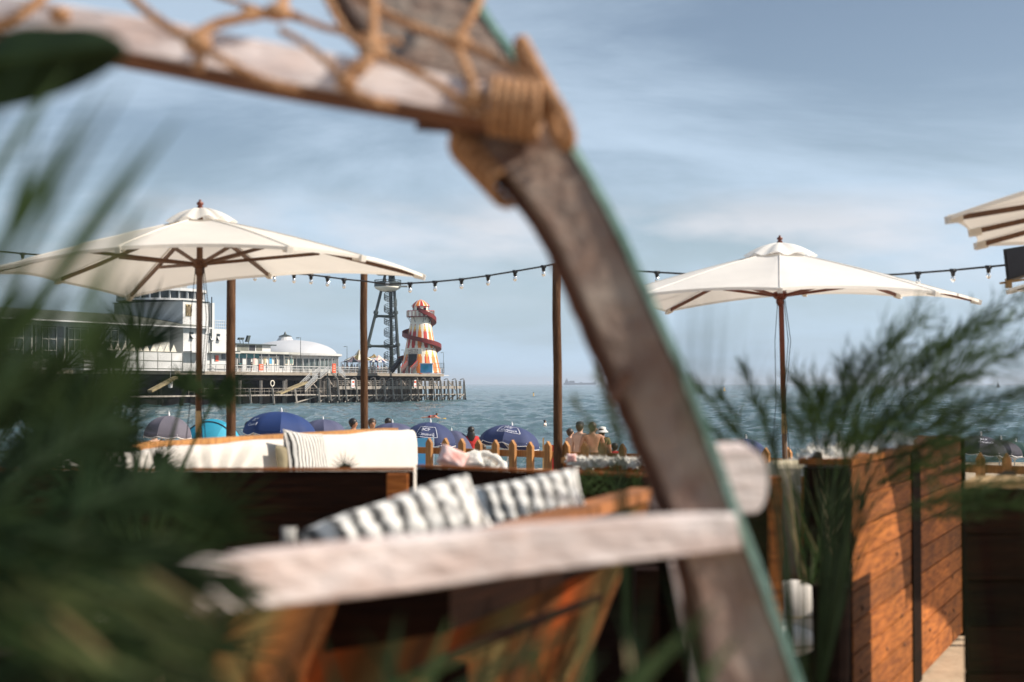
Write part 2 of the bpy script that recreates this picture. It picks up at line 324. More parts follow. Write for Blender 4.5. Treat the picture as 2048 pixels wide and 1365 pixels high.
# ---------------------------------------------------------------- setting: beach, terrace ground, sea
SEA = EYE - 3.6
def beach_z(y):
    k = [(-60, 0), (19.5, 0), (24, -.25), (35, -1.0), (50, -1.5), (62, SEA), (90, SEA - 1.6)]
    for (a, za), (b, zb) in zip(k, k[1:]):
        if y <= b:
            t = max(0, (y - a) / (b - a)); return za + (zb - za) * t
    return k[-1][1]
mb = MB()
ys = [-60, -20, -5, 0, 2, 4, 6, 8, 10, 12, 14, 16, 18, 19.5, 21, 22.5, 24, 26, 28, 30, 33, 36, 40, 45, 50, 55, 58, 62, 66, 75, 90]
xs = [-240, -120, -60, -30] + [-15 + i * .75 for i in range(41)] + [30, 60, 120, 240]
vs = []; fs = []
for y in ys:
    for x in xs:
        h = .03 * math.sin(x * 2.1 + y) * math.sin(y * 1.7 + x * .6) if 3 < y < 60 else 0
        vs.append((x, y, beach_z(y) + h * (1 if y > 3 else 0) + (0.5 * math.sin(x * .07) if y > 50 and abs(x) > 12 else 0) * .3))
nx = len(xs)
for j in range(len(ys) - 1):
    for i in range(nx - 1): a = j * nx + i; fs.append((a, a + 1, a + nx + 1, a + nx))
mb.add(vs, fs); tag(mb.build('beach', M['sand'], smooth=True), 'pale sand of the terrace running down to the beach and the sea', kind='structure')

def sea():
    rng = np.random.default_rng(3)
    nr, nc = 620, 520
    d = 46 * (11500 / 46) ** (np.linspace(0, 1, nr) ** 1.15)
    t = np.linspace(-.80, .80, nc); t = np.sign(t) * np.abs(t) ** 1.25
    Y = np.repeat(d[:, None], nc, 1); Xx = Y * t[None, :]
    Z = np.zeros_like(Y); DX = np.zeros_like(Y)
    sp = np.gradient(d)[:, None]
    for i in range(70):
        lam = 0.6 * (9 / 0.6) ** rng.random(); k = 2 * np.pi / lam
        th = rng.normal(R(105), R(32)); amp = 0.0125 * lam ** .80 * rng.uniform(.5, 1.2)
        fade = np.clip(1.6 - sp * abs(math.sin(th)) / lam * 1.2, 0, 1) * np.clip(1.6 - Y * .0031 * abs(math.cos(th)) / lam * 1.2, 0, 1)
        ph = rng.uniform(0, 6.28)
        Z += amp * fade * np.sin(k * (Xx * math.cos(th) + Y * math.sin(th)) + ph)
    Z *= np.clip(1.0, 0, 1)
    co = np.stack([Xx, Y, SEA + Z], -1).reshape(-1, 3)
    me = bpy.data.meshes.new('sea')
    idx = np.arange(nr * nc).reshape(nr, nc)
    q = np.stack([idx[:-1, :-1], idx[:-1, 1:], idx[1:, 1:], idx[1:, :-1]], -1).reshape(-1, 4)
    me.vertices.add(len(co)); me.vertices.foreach_set('co', co.ravel().astype(np.float32))
    me.loops.add(q.size); me.loops.foreach_set('vertex_index', q.ravel().astype(np.int32))
    me.polygons.add(len(q)); me.polygons.foreach_set('loop_start', np.arange(0, q.size, 4, dtype=np.int32))
    me.update(calc_edges=True); me.polygons.foreach_set('use_smooth', [True] * len(q))
    m = bpy.data.materials.new('sea_water'); m.use_nodes = True; nt = m.node_tree; N = nt.nodes; L = nt.links
    p = N['Principled BSDF']; p.inputs['Base Color'].default_value = (0.035, 0.085, 0.10, 1); p.inputs['Roughness'].default_value = 0.07
    p.inputs['IOR'].default_value = 1.333
    tc = N.new('ShaderNodeTexCoord'); mp = N.new('ShaderNodeMapping'); mp.inputs['Scale'].default_value = (.55, 1, 1); mp.inputs['Rotation'].default_value = (0, 0, R(-12)); L.new(tc.outputs['Object'], mp.inputs[0])
    n = N.new('ShaderNodeTexNoise'); n.inputs['Scale'].default_value = 2.6; n.inputs['Detail'].default_value = 7; n.inputs['Roughness'].default_value = .68; L.new(mp.outputs[0], n.inputs['Vector'])
    b = N.new('ShaderNodeBump'); b.inputs['Strength'].default_value = 1.0; b.inputs['Distance'].default_value = .30; L.new(n.outputs[0], b.inputs['Height'])
    n2 = N.new('ShaderNodeTexNoise'); n2.inputs['Scale'].default_value = .30; n2.inputs['Detail'].default_value = 4; L.new(mp.outputs[0], n2.inputs['Vector'])
    b2 = N.new('ShaderNodeBump'); b2.inputs['Strength'].default_value = 1.0; b2.inputs['Distance'].default_value = 1.1; L.new(n2.outputs[0], b2.inputs['Height']); L.new(b2.outputs[0], b.inputs['Normal'])
    L.new(b.outputs[0], p.inputs['Normal'])
    n3 = N.new('ShaderNodeTexNoise'); n3.inputs['Scale'].default_value = .012; n3.inputs['Detail'].default_value = 4
    mp3 = N.new('ShaderNodeMapping'); mp3.inputs['Scale'].default_value = (.35, 1.6, 1); L.new(tc.outputs['Object'], mp3.inputs[0]); L.new(mp3.outputs[0], n3.inputs['Vector'])
    r3 = N.new('ShaderNodeValToRGB'); r3.color_ramp.elements[0].position = .38; r3.color_ramp.elements[1].position = .62
    r3.color_ramp.elements[0].color = (0.055, 0.118, 0.125, 1); r3.color_ramp.elements[1].color = (0.10, 0.160, 0.182, 1)
    L.new(n3.outputs[0], r3.inputs[0]); L.new(r3.outputs[0], p.inputs['Base Color'])
    me.materials.append(m); o = bpy.data.objects.new('sea', me); C.objects.link(o)
    tag(o, 'choppy blue green sea reaching to the hazy horizon', kind='structure')
sea()

# ---------------------------------------------------------------- pier frame of reference
U = Vector((.507, .862, 0)).normalized(); V = Vector((U.y, -U.x, 0)); ZV = Vector((0, 0, 1))
E0 = Vector((-14.6, 300, 0)); DECK = EYE + 2.1
def st(s, t, z=0): return E0 + U * s + V * t + ZV * z
def sof(px, t):
    """s on the line at offset t that is seen at px"""
    k = (px - 1024) / F; o = E0 + V * t
    return (k * o.y - o.x) / (U.x - k * U.y)
def PZ(px, py, t):
    s = sof(px, t); p = st(s, t); return EYE + (768 - py) * p.y / F
def PP(px, py, t): return st(sof(px, t), t, PZ(px, py, t))
PAX = (U, V, ZV)
def pbox(mb, s0, s1, t0, t1, z0, z1, mi=None): mb.box(st((s0 + s1) / 2, (t0 + t1) / 2, (z0 + z1) / 2), (abs(s1 - s0), abs(t1 - t0), z1 - z0), PAX, mi)

def pier():
    root = thing('pier', 'long concrete pleasure pier with white railing standing in the sea', 'pier', st(0, 0, SEA))
    K = sof(400, 0); corner = st(K, 0)
    # deck outline: seaward end, along the side, the broad neck toward the shore
    pts = [st(0, 0), st(K, 0), st(-200, 0), st(-200, -34), st(-100, -34), st(0, -34)]
    def slab(z0, z1, inset, mt, name):
        c = sum(pts, Vector()) / len(pts); b = MB()
        q = [p + (c - p).normalized() * inset for p in pts]
        n = len(q); b.add([p + ZV * z0 for p in q] + [p + ZV * z1 for p in q], [tuple(range(n)), tuple(n + i for i in range(n))[::-1]] + [(i, (i + 1) % n, n + (i + 1) % n, n + i) for i in range(n)])
        return b.build(name, mt, root)
    slab(DECK - .55, DECK, 0, M['concrete'], 'deck')
    slab(DECK - 1.5, DECK - .552, 1.0, M['shadeconc'], 'deck_beam')
    slab(SEA - 1, DECK - 1.502, 7, M['shadeconc'], 'dark_core')  # core block added so the space under the deck reads as shade
    b = MB()
    for s in range(0, 95, 5):
        if s < 90:
            for t in (-2, -6):
                b = MB(); p = st(-s - 2, t); b.tube([p + ZV * (SEA - 1), p + ZV * (DECK - 1.5)], .38, 8); b.build('pier_pile', M['shadeconc'], root, True)
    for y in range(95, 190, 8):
        b = MB(); p = st(-y, -2); b.tube([p + ZV * (SEA - 1), p + ZV * (DECK - 1.5)], .4, 8); b.build('pier_pile', M['shadeconc'], root, True)
    # railing: top rail, mid rails, posts, balusters
    b = MB(); path = [st(-s, -.25) for s in np.arange(0.2, -K, 2.2)] + [st(K - y, -.25) for y in np.arange(1.0, 60, 2.2)]
    for i, p in enumerate(path):
        b.bar(p + ZV * DECK, p + ZV * (DECK + 1.1), .13)
        if i:
            q = path[i - 1]
            for z, w_ in ((1.1, .10), (.62, .05), (.14, .06)): b.bar(q + ZV * (DECK + z), p + ZV * (DECK + z), w_)
            for k in range(1, 8):
                m_ = q.lerp(p, k / 8); b.bar(m_ + ZV * (DECK + .15), m_ + ZV * (DECK + 1.05), .035)
            b2 = None
    b.build('railing', M['white'], root)
    b = MB()
    for i in range(1, len(path)):
        b.bar(path[i - 1] + ZV * (DECK + 1.19), path[i] + ZV * (DECK + 1.19), .12, .07)
    b.build('handrail', M['steel_dark'], root)
    b = MB()   # end railing and navigation bracket
    for k in range(0, 34, 2): b.bar(st(-.2, -k, DECK), st(-.2, -k, DECK + 1.1), .12)
    b.bar(st(-.2, 0, DECK + 1.1), st(-.2, -34, DECK + 1.1), .1); b.bar(st(0, -1, DECK - .3), st(3.4, -1, DECK - .3), .12)
    b.build('end_railing', M['white'], root)
pier()

def landing_stage():
    root = thing('landing_stage', 'lower timber landing stage of leaning piles in front of the pier end', 'landing stage', st(-30, 6, SEA))
    T = 6.0
    big = [499, 545, 590, 637, 658, 675, 690, 712, 731, 750, 768, 785, 802, 820, 835, 850, 866, 881, 896, 912, 928]
    for i, px in enumerate(big):
        s = sof(px, T); d = st(s, T).y
        topy = 777 if px < 650 else 760 + rnd(-1, 1)
        if px > 880: topy = 761
        zt = EYE + (768 - topy) * d / F
        lean = rnd(.25, .6)
        b = MB(); wd = .30
        p0 = st(s + lean, T + .3, SEA - 1); p1 = st(s, T, zt); pm = p0.lerp(p1, .30)
        b.bar(p0, pm, wd * 1.05, wd * 1.05, mi=1); b.bar(pm, p1, wd, wd, mi=0)
        if px > 650: b.tube([p1, p1 + ZV * .25, p1 + ZV * .3 - V * .5, p1 - V * 1.0 + ZV * .05], .09, 6, mi=0)
        b.build('pile', [M['pile'], M['pilelow']], root)
    for px in (480, 522, 568, 613, 648, 668, 683, 702, 722, 741, 760, 778, 794, 811, 828, 843, 859, 874, 889, 905, 920, 928):
        s = sof(px, 3) ; b = MB(); b.bar(st(s, 3, SEA - 1), st(s, 3, 2.3), .4); b.build('pile', M['pile'], root)
    sL, sR = sof(430, T), sof(930, T); s1 = sof(640, T); s2 = sof(682, T)
    b = MB(); pbox(b, sof(250, T), s1, T - 2.6, T - .3, -.35, -.12); pbox(b, s1, sR, T - 2.6, T - .3, -.55, -.36); b.build('lower_walkway', M['pile'], root)
    b = MB(); pbox(b, s2, sR - .6, T - 3.5, T - .5, 1.0, 1.22); pbox(b, s2, sR - .6, T - .52, T - .35, .72, 1.3); b.build('upper_walkway', M['pile'], root)
    b = MB()
    for a, zz in ((s2, 1.22),):
        n = 46
        for k in range(n + 1):
            s = a + (sR - .6 - a) * k / n; b.bar(st(s, T - .6, zz), st(s, T - .6, zz + 1.1), .06)
        for z in (.4, .75, 1.1): b.bar(st(a, T - .6, zz + z), st(sR - .6, T - .6, zz + z), .06)
        for z in (.5, 1.1): b.bar(st(a, T - 3.4, zz + z), st(sR - .6, T - 3.4, zz + z), .06)
        for k in range(0, n + 1, 2):
            s = a + (sR - .6 - a) * k / n; b.bar(st(s, T - 3.4, zz), st(s, T - 3.4, zz + 1.1), .06)
    n = 30
    for k in range(n + 1):
        s = sof(400, T) + (s2 - sof(400, T)) * k / n; b.bar(st(s, T - 2.4, -.12), st(s, T - 2.4, .95), .06)
    for z in (.45, .95): b.bar(st(sof(400, T), T - 2.4, z), st(s2, T - 2.4, z), .06)
    b.build('guard_rail', M['pile'], root)
    b = MB()
    for i in range(2, len(big) - 1):
        a = sof(big[i], T - 1.2); c = sof(big[i + 1], T - 1.2)
        b.bar(st(a, T - 1.2, SEA + .2), st(c, T - 1.2, -.45), .2)
        if i % 2: b.bar(st(a, T - 3, 2.2), st(c, T - 3, .2), .18)
        b.bar(st(a, T - 3.2, SEA - .5), st(a, T - 3.2, 2.5), .3)
    b.build('brace', M['pile'], root)
    b = MB()
    p0, p1 = PP(556, 788, 3), PP(612, 765, 3); b.bar(p0, p1, 1.3, .3); b.build('ramp', mat('yellowed_timber', (.30, .24, .13), .8, .3, 1), root); b = MB()
    p0, p1 = PP(300, 783, 3), PP(352, 755, 3); b.bar(p0, p1, 1.0, .4)
    b.build('ramp', mat('yellowed_timber', (.30, .24, .13), .8, .3, 1), root)
landing_stage()

def stairs():
    root = thing('pier_staircase', 'white railed stairs dropping both ways from the pier deck to the landing stage', 'staircase', PP(668, 745, 4))
    T = 4.0
    def flight(name, a, c, wid=1.7, nst=12):
        b = MB(); p0 = PP(a[0], a[1], T); p1 = PP(c[0], c[1], T)
        for k in range(nst):
            q = p0.lerp(p1, (k + .5) / nst); b.box(q + V * (-wid / 2), (abs((p1 - p0).length) / nst * .6, wid, .05), PAX)
        for tt in (0, -wid): b.bar(p0 + V * tt - ZV * .1, p1 + V * tt - ZV * .1, .08, .2)
        b.build(name, M['pile'], root)
        b = MB()
        for tt in (0.06, -wid - .06):
            for z in (.35, .68, 1.0): b.bar(p0 + V * tt + ZV * z, p1 + V * tt + ZV * z, .07)
            for k in range(9): q = p0.lerp(p1, k / 8) + V * tt; b.bar(q, q + ZV * 1.0, .07)
        b.build('stair_railing', M['white'], root)
    flight('flight', (656, 744), (640, 757)); flight('flight', (635, 758), (610, 782)); flight('flight', (676, 744), (690, 757), nst=8)
    b = MB()
    pbox(b, sof(656, T), sof(676, T), T - 2.6, T, DECK - .1, DECK + .02); z = PZ(637, 757, T); pbox(b, sof(634, T), sof(642, T), T - 2.6, T, z - .1, z + .02)
    z = PZ(694, 757, T); pbox(b, sof(689, T), sof(699, T), T - 2.6, T, z - .1, z + .02); b.build('landing', M['offwhite'], root)
    b = MB()
    for px in (637, 656, 676, 695):
        zz = PZ(px, 757 if px in (637, 695) else 744, T); b.bar(st(sof(px, T), T - .1, SEA), st(sof(px, T), T - .1, zz), .2); b.bar(st(sof(px, T), T - 2.5, SEA), st(sof(px, T), T - 2.5, zz), .2)
    b.build('stair_post', M['steel_dark'], root)
    b = MB()
    for s in (sof(636, T), sof(640, T), sof(693, T), sof(697, T)):
        for z in (.5, 1.0): b.bar(st(s, T, PZ(637, 757, T) + z), st(s, T - 2.6, PZ(637, 757, T) + z), .06)
    b.build('landing_rail', M['white'], root)
stairs()

# theatre with hipped roof and square tower
def theatre():
    XW = 0.0; SY = sof(394, 0)
    def Q(x, y, z=0): return st(SY + y, x, z)
    root = thing('pier_theatre', 'white theatre with long grey roof, zigzag panels and crested square tower', 'theatre', Q(-15, -30, DECK))
    ys, ye = -62, 1.0; ze = EYE + 9.4
    def bx(b, c, sz, mi=None): b.box(Q(*c), (sz[1], sz[0], sz[2]), PAX, mi)
    b = MB(); bx(b, (-15.4, (ys + ye) / 2 - 3, (DECK + ze) / 2), (28, ye - ys - 6, ze - DECK)); b.build('wall', M['offwhite'], root)
    b = MB(); z1 = ze + .1; rz = ze + 2.2
    A = [Q(1.4, ys - 1, z1), Q(1.4, ye + 1, z1), Q(-30, ye + 1, z1), Q(-30, ys - 1, z1)]
    T_ = [Q(-8, ys + 3, rz), Q(-9, ye - 7, rz - .1), Q(-22, ye - 7, rz), Q(-22, ys + 3, rz)]
    b.hexa(A, T_); b.build('roof', M['roofgrey'], root)
    b = MB(); bx(b, (1.1, (ys + ye) / 2, z1 - .13), (.7, ye - ys + 2, .22)); b.build('eaves', M['white'], root)
    for i, y in enumerate(np.arange(ys + 4, ye - 10, 6.2)):
        f = MB(); bx(f, (-1.32, y + 2.9, ze - 3.2), (.2, 5.7, 4.9)); g = f.build('window', M['glassdark'], root)
        k = MB()
        for q in (.3, 1.5, 2.7, 4.2): k.bar(Q(-1.12, y + q, ze - 5.6), Q(-1.12, y + q, ze - .8), .10)
        for z in (1.0, 2.7, 4.4): k.bar(Q(-1.1, y + (.3 if i % 2 else 1.5), ze - z), Q(-1.1, y + 4.2, ze - z), .09)
        k.build('window_frame', M['offwhite'], g)
    y0, y1 = -26, -5.0; b = MB(); bx(b, (.1, (y0 + y1) / 2, DECK + 1.5), (2.6, y1 - y0, 3.0)); b.build('lower_wall', M['white'], root)
    b = MB()
    for z in (.35, 1.6, 3.04): bx(b, (1.43, (y0 + y1) / 2, DECK + z), (.1, y1 - y0, .10))
    for y in np.arange(y0, y1, 3.1): bx(b, (1.42, y, DECK + 1.5), (.08, .08, 2.9))
    b.build('panel_joint', M['roofgrey'], root)
    for y in np.arange(y0 + .3, y1 - 1.3, 1.52):
        b = MB(); q = [Q(1.3, y, DECK + 3.1), Q(1.3, y + 1.3, DECK + 3.1), Q(1.3, y + .65, DECK + 4.3), Q(1.15, y, DECK + 3.1), Q(1.15, y + 1.3, DECK + 3.1), Q(1.15, y + .65, DECK + 4.3)]
        b.add(q, [(0, 1, 2), (5, 4, 3), (0, 3, 4, 1), (1, 4, 5, 2), (2, 5, 3, 0)]); b.build('zigzag_panel', M['cream'], root)
    # solid seaward end of the wall with a shaded window
    s0e, s1e = sof(366, .4), sof(414, .4); b = MB(); pbox(b, s0e, s1e, -14, .4, DECK, ze - .05); b.build('end_wall', M['white'], root)
    f = MB(); f.box(PP(382, 671, .4), (.9, .2, 1.1), PAX); g = f.build('window', M['glassdark'], root)
    k = MB(); p = PP(383, 673, .4); k.box(p + V * .35, (.9, .08, .9), (U, (V * .7 + ZV * .7).normalized(), (ZV * .7 - V * .7).normalized())); k.build('window_sash', M['white'], g)
    b = MB(); pbox(b, s0e, sof(398, .4), .5, 2.4, PZ(380, 706, .4), PZ(380, 706, .4) + .25); b.build('door_canopy', M['white'], root)
    # annex
    s0, s1 = sof(418, 0), sof(476, 0); za = PZ(440, 658, 0); zb = PZ(440, 705, 0)
    b = MB(); pbox(b, s0, s1, -14, -1.2, DECK + .0, za); b.build('annex_wall', M['white'], root)
    b = MB(); pbox(b, s0 - .3, s1 + .3, -1.2, .3, zb - .15, zb + .1); b.build('annex_canopy', M['offwhite'], root)
    b = MB()
    for k in range(16): s = s0 + (s1 - s0) * k / 15; b.bar(st(s, -1.4, za), st(s, -1.4, za + 1.5), .07)
    for z in (.5, 1, 1.5): b.bar(st(s0, -1.4, za + z), st(s1, -1.4, za + z), .06)
    b.build('roof_railing', M['white'], root)
    for px, py in ((421, 674), (436, 675), (458, 675)):
        f = MB(); f.box(PP(px, py, -1.2), (.8, .16, 1.2), PAX); g = f.build('window', M['glassdark'], root)
        k = MB(); p = PP(px, py, -1.2) + ZV * -.25 + V * .35
        k.box(p, (.8, .08, .8), (U, (V * .85 + ZV * .5).normalized(), (ZV * .85 - V * .5).normalized())); k.build('window_sash', M['white'], g)
    for px, c in ((427, 'c_teal'), (433, 'redsign'), (447, 'glassdark'), (462, 'glassdark')):
        f = MB(); f.box(PP(px, 713 if c == 'glassdark' else 717, -1.15), (.9, .14, 1.0), PAX); f.build('poster' if c != 'glassdark' else 'window', M[c], root)
    # tower
    TT = -1.0; s0, s1 = sof(365, TT), sof(416, TT); zt = PZ(365, 602, TT); zb_ = ze - 1
    b = MB(); pbox(b, s0, s1, TT - 16, TT, zb_, zt); tw = b.build('tower', M['white'], root)
    b = MB(); pbox(b, s0 - .2, s1 + .2, TT - 16.2, TT + .2, zt, zt + .14); b.build('parapet', M['steel_dark'], tw)
    sC = sof(376, TT); zc = PZ(376, 621, TT); k_ = .62
    b = MB(); b.box(st(sC, TT + .05, zc), (1.35, .1, 2.0), PAX); cr = b.build('crest', M['crest'], tw)
    b = MB()
    q = [(-.7, .65), (.7, .65), (.7, -.2), (0, -.95), (-.7, -.2)]
    b.add([st(sC + x * k_, TT + .11, zc + y) for x, y in q] + [st(sC + x * k_, TT + .16, zc + y) for x, y in q], [(4, 3, 2, 1, 0), (5, 6, 7, 8, 9)] + [(i, (i + 1) % 5, 5 + (i + 1) % 5, 5 + i) for i in range(5)])
    for sx in (-1, 1):
        b.tube([st(sC + sx * .8 * k_, TT + .14, zc - .8), st(sC + sx * 1.0 * k_, TT + .14, zc - .1), st(sC + sx * .85 * k_, TT + .14, zc + .5), st(sC + sx * .95 * k_, TT + .14, zc + .8)], .07, 6)
    b.ball(st(sC, TT + .15, zc + .8), .18, 8); b.tube([st(sC - k_, TT + .14, zc - .8), st(sC, TT + .14, zc - .93), st(sC + k_, TT + .14, zc - .8)], .06, 6)
    b.build('crest_relief', M['crestdark'], cr)
    cc = st(s0 + 3.0, TT - 8.0, 0)
    b = MB(); b.lathe(cc, [(7.4, zt + .16), (7.4, zt + .5), (6.6, zt + .55)], 28); b.lathe(cc, [(7.7, zt + 1.75), (7.7, zt + 2.2), (0, zt + 2.35)], 28); b.lathe(cc, [(0, zt + 1.7), (7.7, zt + 1.75)], 28)
    for k in range(28): a = 2 * math.pi * k / 28; p = cc + Vector((7.2 * math.cos(a), 7.2 * math.sin(a), 0)); b.bar(p + ZV * (zt + .4), p + ZV * (zt + 1.8), .26)
    lt = b.build('lantern', M['white'], tw)
    b = MB(); b.lathe(cc, [(6.7, zt + .5), (6.7, zt + 1.75)], 28); b.build('glazing', M['glassdark'], root)
    b = MB(); b.box(cc + ZV * (zt + 3.8) - U * 1, (7, 7, 2.9), PAX); up = b.build('upper_stage', M['offwhite'], root)
    b = MB()
    for k in range(22):
        b.bar(cc + U * (-4.6 + k * .34) + V * 3.6 + ZV * (zt + 2.4), cc + U * (-4.6 + k * .34) + V * 3.6 + ZV * (zt + 5.2), .1)
        b.bar(cc + V * (-3.6 + k * .33) - U * 4.7 + ZV * (zt + 2.4), cc + V * (-3.6 + k * .33) - U * 4.7 + ZV * (zt + 5.2), .1)
    b.build('louvre', M['white'], up)
    # end stair tower, pipes
    b = MB(); s2 = sof(429, TT); b.box(st(s2 - .5, TT - .4, (zt + DECK) / 2), (.6, 1, zt - DECK), PAX); b.build('corner_pier', M['white'], root)
    b = MB(); b.bar(st(s2 - 1, TT + .2, DECK + 3), st(s2 - 1, TT + .2, zt + 1), .16); b.build('drainpipe', M['steel_dark'], root)
    # projecting shore end block
    b = MB(); bx(b, (-5, ys - 8.5, DECK + 4.2), (12, 15, 8.4)); b.build('shore_wing', M['offwhite'], root)
    b = MB(); bx(b, (-5, ys - 8.5, DECK + 8.7), (13.4, 17, .6)); b.build('shore_wing_roof', M['roofgrey'], root)
    b = MB(); bx(b, (1.04, ys - 11, DECK + 5.4), (.2, 7, 4.2)); b.build('dark_opening', M['glassdark'], root)
    b = MB(); bx(b, (2, ys - 3, DECK + 1.8), (4, 7, 3.6)); b.build('kiosk_wall', M['cream'], root)
theatre()

def cafe():
    root = thing('pier_cafe', 'low white flat roofed pier cafe with posters and teal sign beside the dome', 'cafe', PP(520, 745, -5))
    T = -5.0; s0, s1 = sof(474, T), sof(585, T); z1 = PZ(520, 708, T); zr = PZ(520, 700, T)
    b = MB(); pbox(b, s0, s1, T - 10, T, DECK, z1); b.build('wall', M['white'], root)
    b = MB(); pbox(b, s0 - .5, s1 + .8, T - 10.5, T + 1.2, z1, z1 + .4); b.build('roof', M['offwhite'], root)
    u0, u1 = s0, sof(553, T); zu = PZ(520, 691, T)
    b = MB(); pbox(b, u0, u1 - 1, T - 9, T - .6, z1 + .4, zu); b.build('upper_wall', M['white'], root)
    b = MB(); pbox(b, u0 - .3, u1, T - 9.5, T, zu, zu + .22); b.build('upper_roof', M['steel_dark'], root)
    for px in (480, 491, 504, 518):
        f = MB(); f.box(PP(px, 696.5, T - .6), (1.6, .12, 1.0), PAX); f.build('vent_grille', M['roofgrey' if px != 504 else 'c_dark'], root)
    for px in np.arange(507, 572, 7.2):
        f = MB(); f.box(PP(px, 710.5, T), (1.7, .12, .45), PAX); f.build('clerestory_window', M['glassdark'], root)
    f = MB(); f.box(PP(488, 711, T + .05), (8, .2, 1.0), PAX); f.build('sign', M['tealsign'], root)
    for px, c in ((480, 'glassdark'), (497, 'glassdark'), (563, 'glassdark')):
        f = MB(); f.box(PP(px, 724, T + .0), (1.2, .16, 2.3), PAX); f.build('door', M[c], root)
    for i, px in enumerate((509, 520, 530, 541, 552, 573, 583)):
        f = MB(); f.box(PP(px, 722, T + .05), (.95, .14, 1.5), PAX); g = f.build('poster', M['cream'], root)
        k = MB(); k.box(PP(px, 722, T + .13), (.7, .04, 1.15), PAX); k.build('poster_print', M[['pink', 'glassgrey', 'tan', 'bluebox', 'glassdark', 'glassgrey', 'c_teal'][i]], g)
    for px in np.arange(478, 584, 15):
        f = MB(); f.bar(PP(px, 742, T + .9), PP(px, 708, T + .9), .12); f.build('post', M['white'], root)
cafe()
for i, (px, l) in enumerate(((481, 'leftmost small floodlight leaning on the cafe roof'), (487, 'second small floodlight on the cafe roof'), (498, 'boxy dark speaker standing on the cafe roof'))):
    p = PP(px, 690, -8); b = MB(); b.bar(p - ZV * .15, p + ZV * .9 - U * .25, .09); b.box(p + ZV * 1.1 - U * .35, (.5 if i < 2 else .7, .45, .45 if i < 2 else 1.3), (U, V, (ZV + U * .4).normalized()))
    tag(b.build('floodlight' if i < 2 else 'loudspeaker', M['steel_dark'], loc=p), l, 'light' if i < 2 else 'speaker')

def pavilion():
    cpx, T = 583, -12; s = sof(cpx, T); c = st(s, T, 0); d = c.y; m = d / F
    root = thing('domed_pavilion', 'white shallow domed pavilion with small cupola and ring of tall windows', 'pavilion', (c.x, c.y, DECK))
    Rr = 97 * m; zr = EYE + (768 - 714) * (d - Rr * .7) / F
    zr = EYE + (768 - 712) * m; ztop = EYE + (768 - 681) * m
    prof = []
    Rd = 90 * m; h = ztop - zr - .2
    for k in range(13): a = k / 12; prof.append((Rd * math.cos(a * math.pi / 2) if a < 1 else 0.01, zr + .25 + h * math.sin(a * math.pi / 2) ** 1.15))
    b = MB(); b.lathe(c, prof, 48); b.build('dome', M['dome'], root, True)
    b = MB(); b.lathe(c, [(Rr - 1, zr - .1), (Rr + .3, zr - .1), (Rr + .3, zr + .3), (Rd - .5, zr + .5)], 48); b.build('roof_rim', M['white'], root)
    b = MB(); b.lathe(c, [(Rr - .6, DECK), (Rr - .6, DECK + .7)], 48); b.build('plinth', M['offwhite'], root)
    b = MB(); b.lathe(c, [(Rr - .8, DECK + .7), (Rr - .8, zr)], 48); b.build('glazing', M['glassgrey'], root)
    b = MB(); b.lathe(c, [(Rr - .5, zr - .7), (Rr - .5, zr - .1)], 48); b.build('frieze', M['white'], root)
    for k in range(48):
        a = 2 * math.pi * k / 48
        if -2.6 < math.atan2(math.sin(a), math.cos(a)) < .6:
            f = MB(); p = c + Vector((math.cos(a), math.sin(a), 0)) * (Rr - .45); f.bar(p + ZV * DECK, p + ZV * (zr - .1), .26 if k % 3 == 0 else .16); f.build('column', M['white'], root)
    b = MB(); tx = ZV * 0; cc = c - Vector(((583 - 568) * m, 0, 0))
    cc = c + Vector((X(570, d) - X(cpx, d), 0, 0))
    b.lathe(cc, [(2.0, ztop - .6), (1.1 * 1, ztop + .75), (1.05, ztop + .75)], 16); b.lathe(cc, [(1.15, ztop - .5), (1.15, ztop + .75)], 16); cu = b.build('cupola', M['white'], root)
    b = MB(); b.lathe(cc, [(1.25, ztop + .72), (1.3, ztop + .8), (.3, ztop + 1.15), (.05, ztop + 1.7)], 12); b.build('cupola_roof', M['steel_dark'], cu)
pavilion()

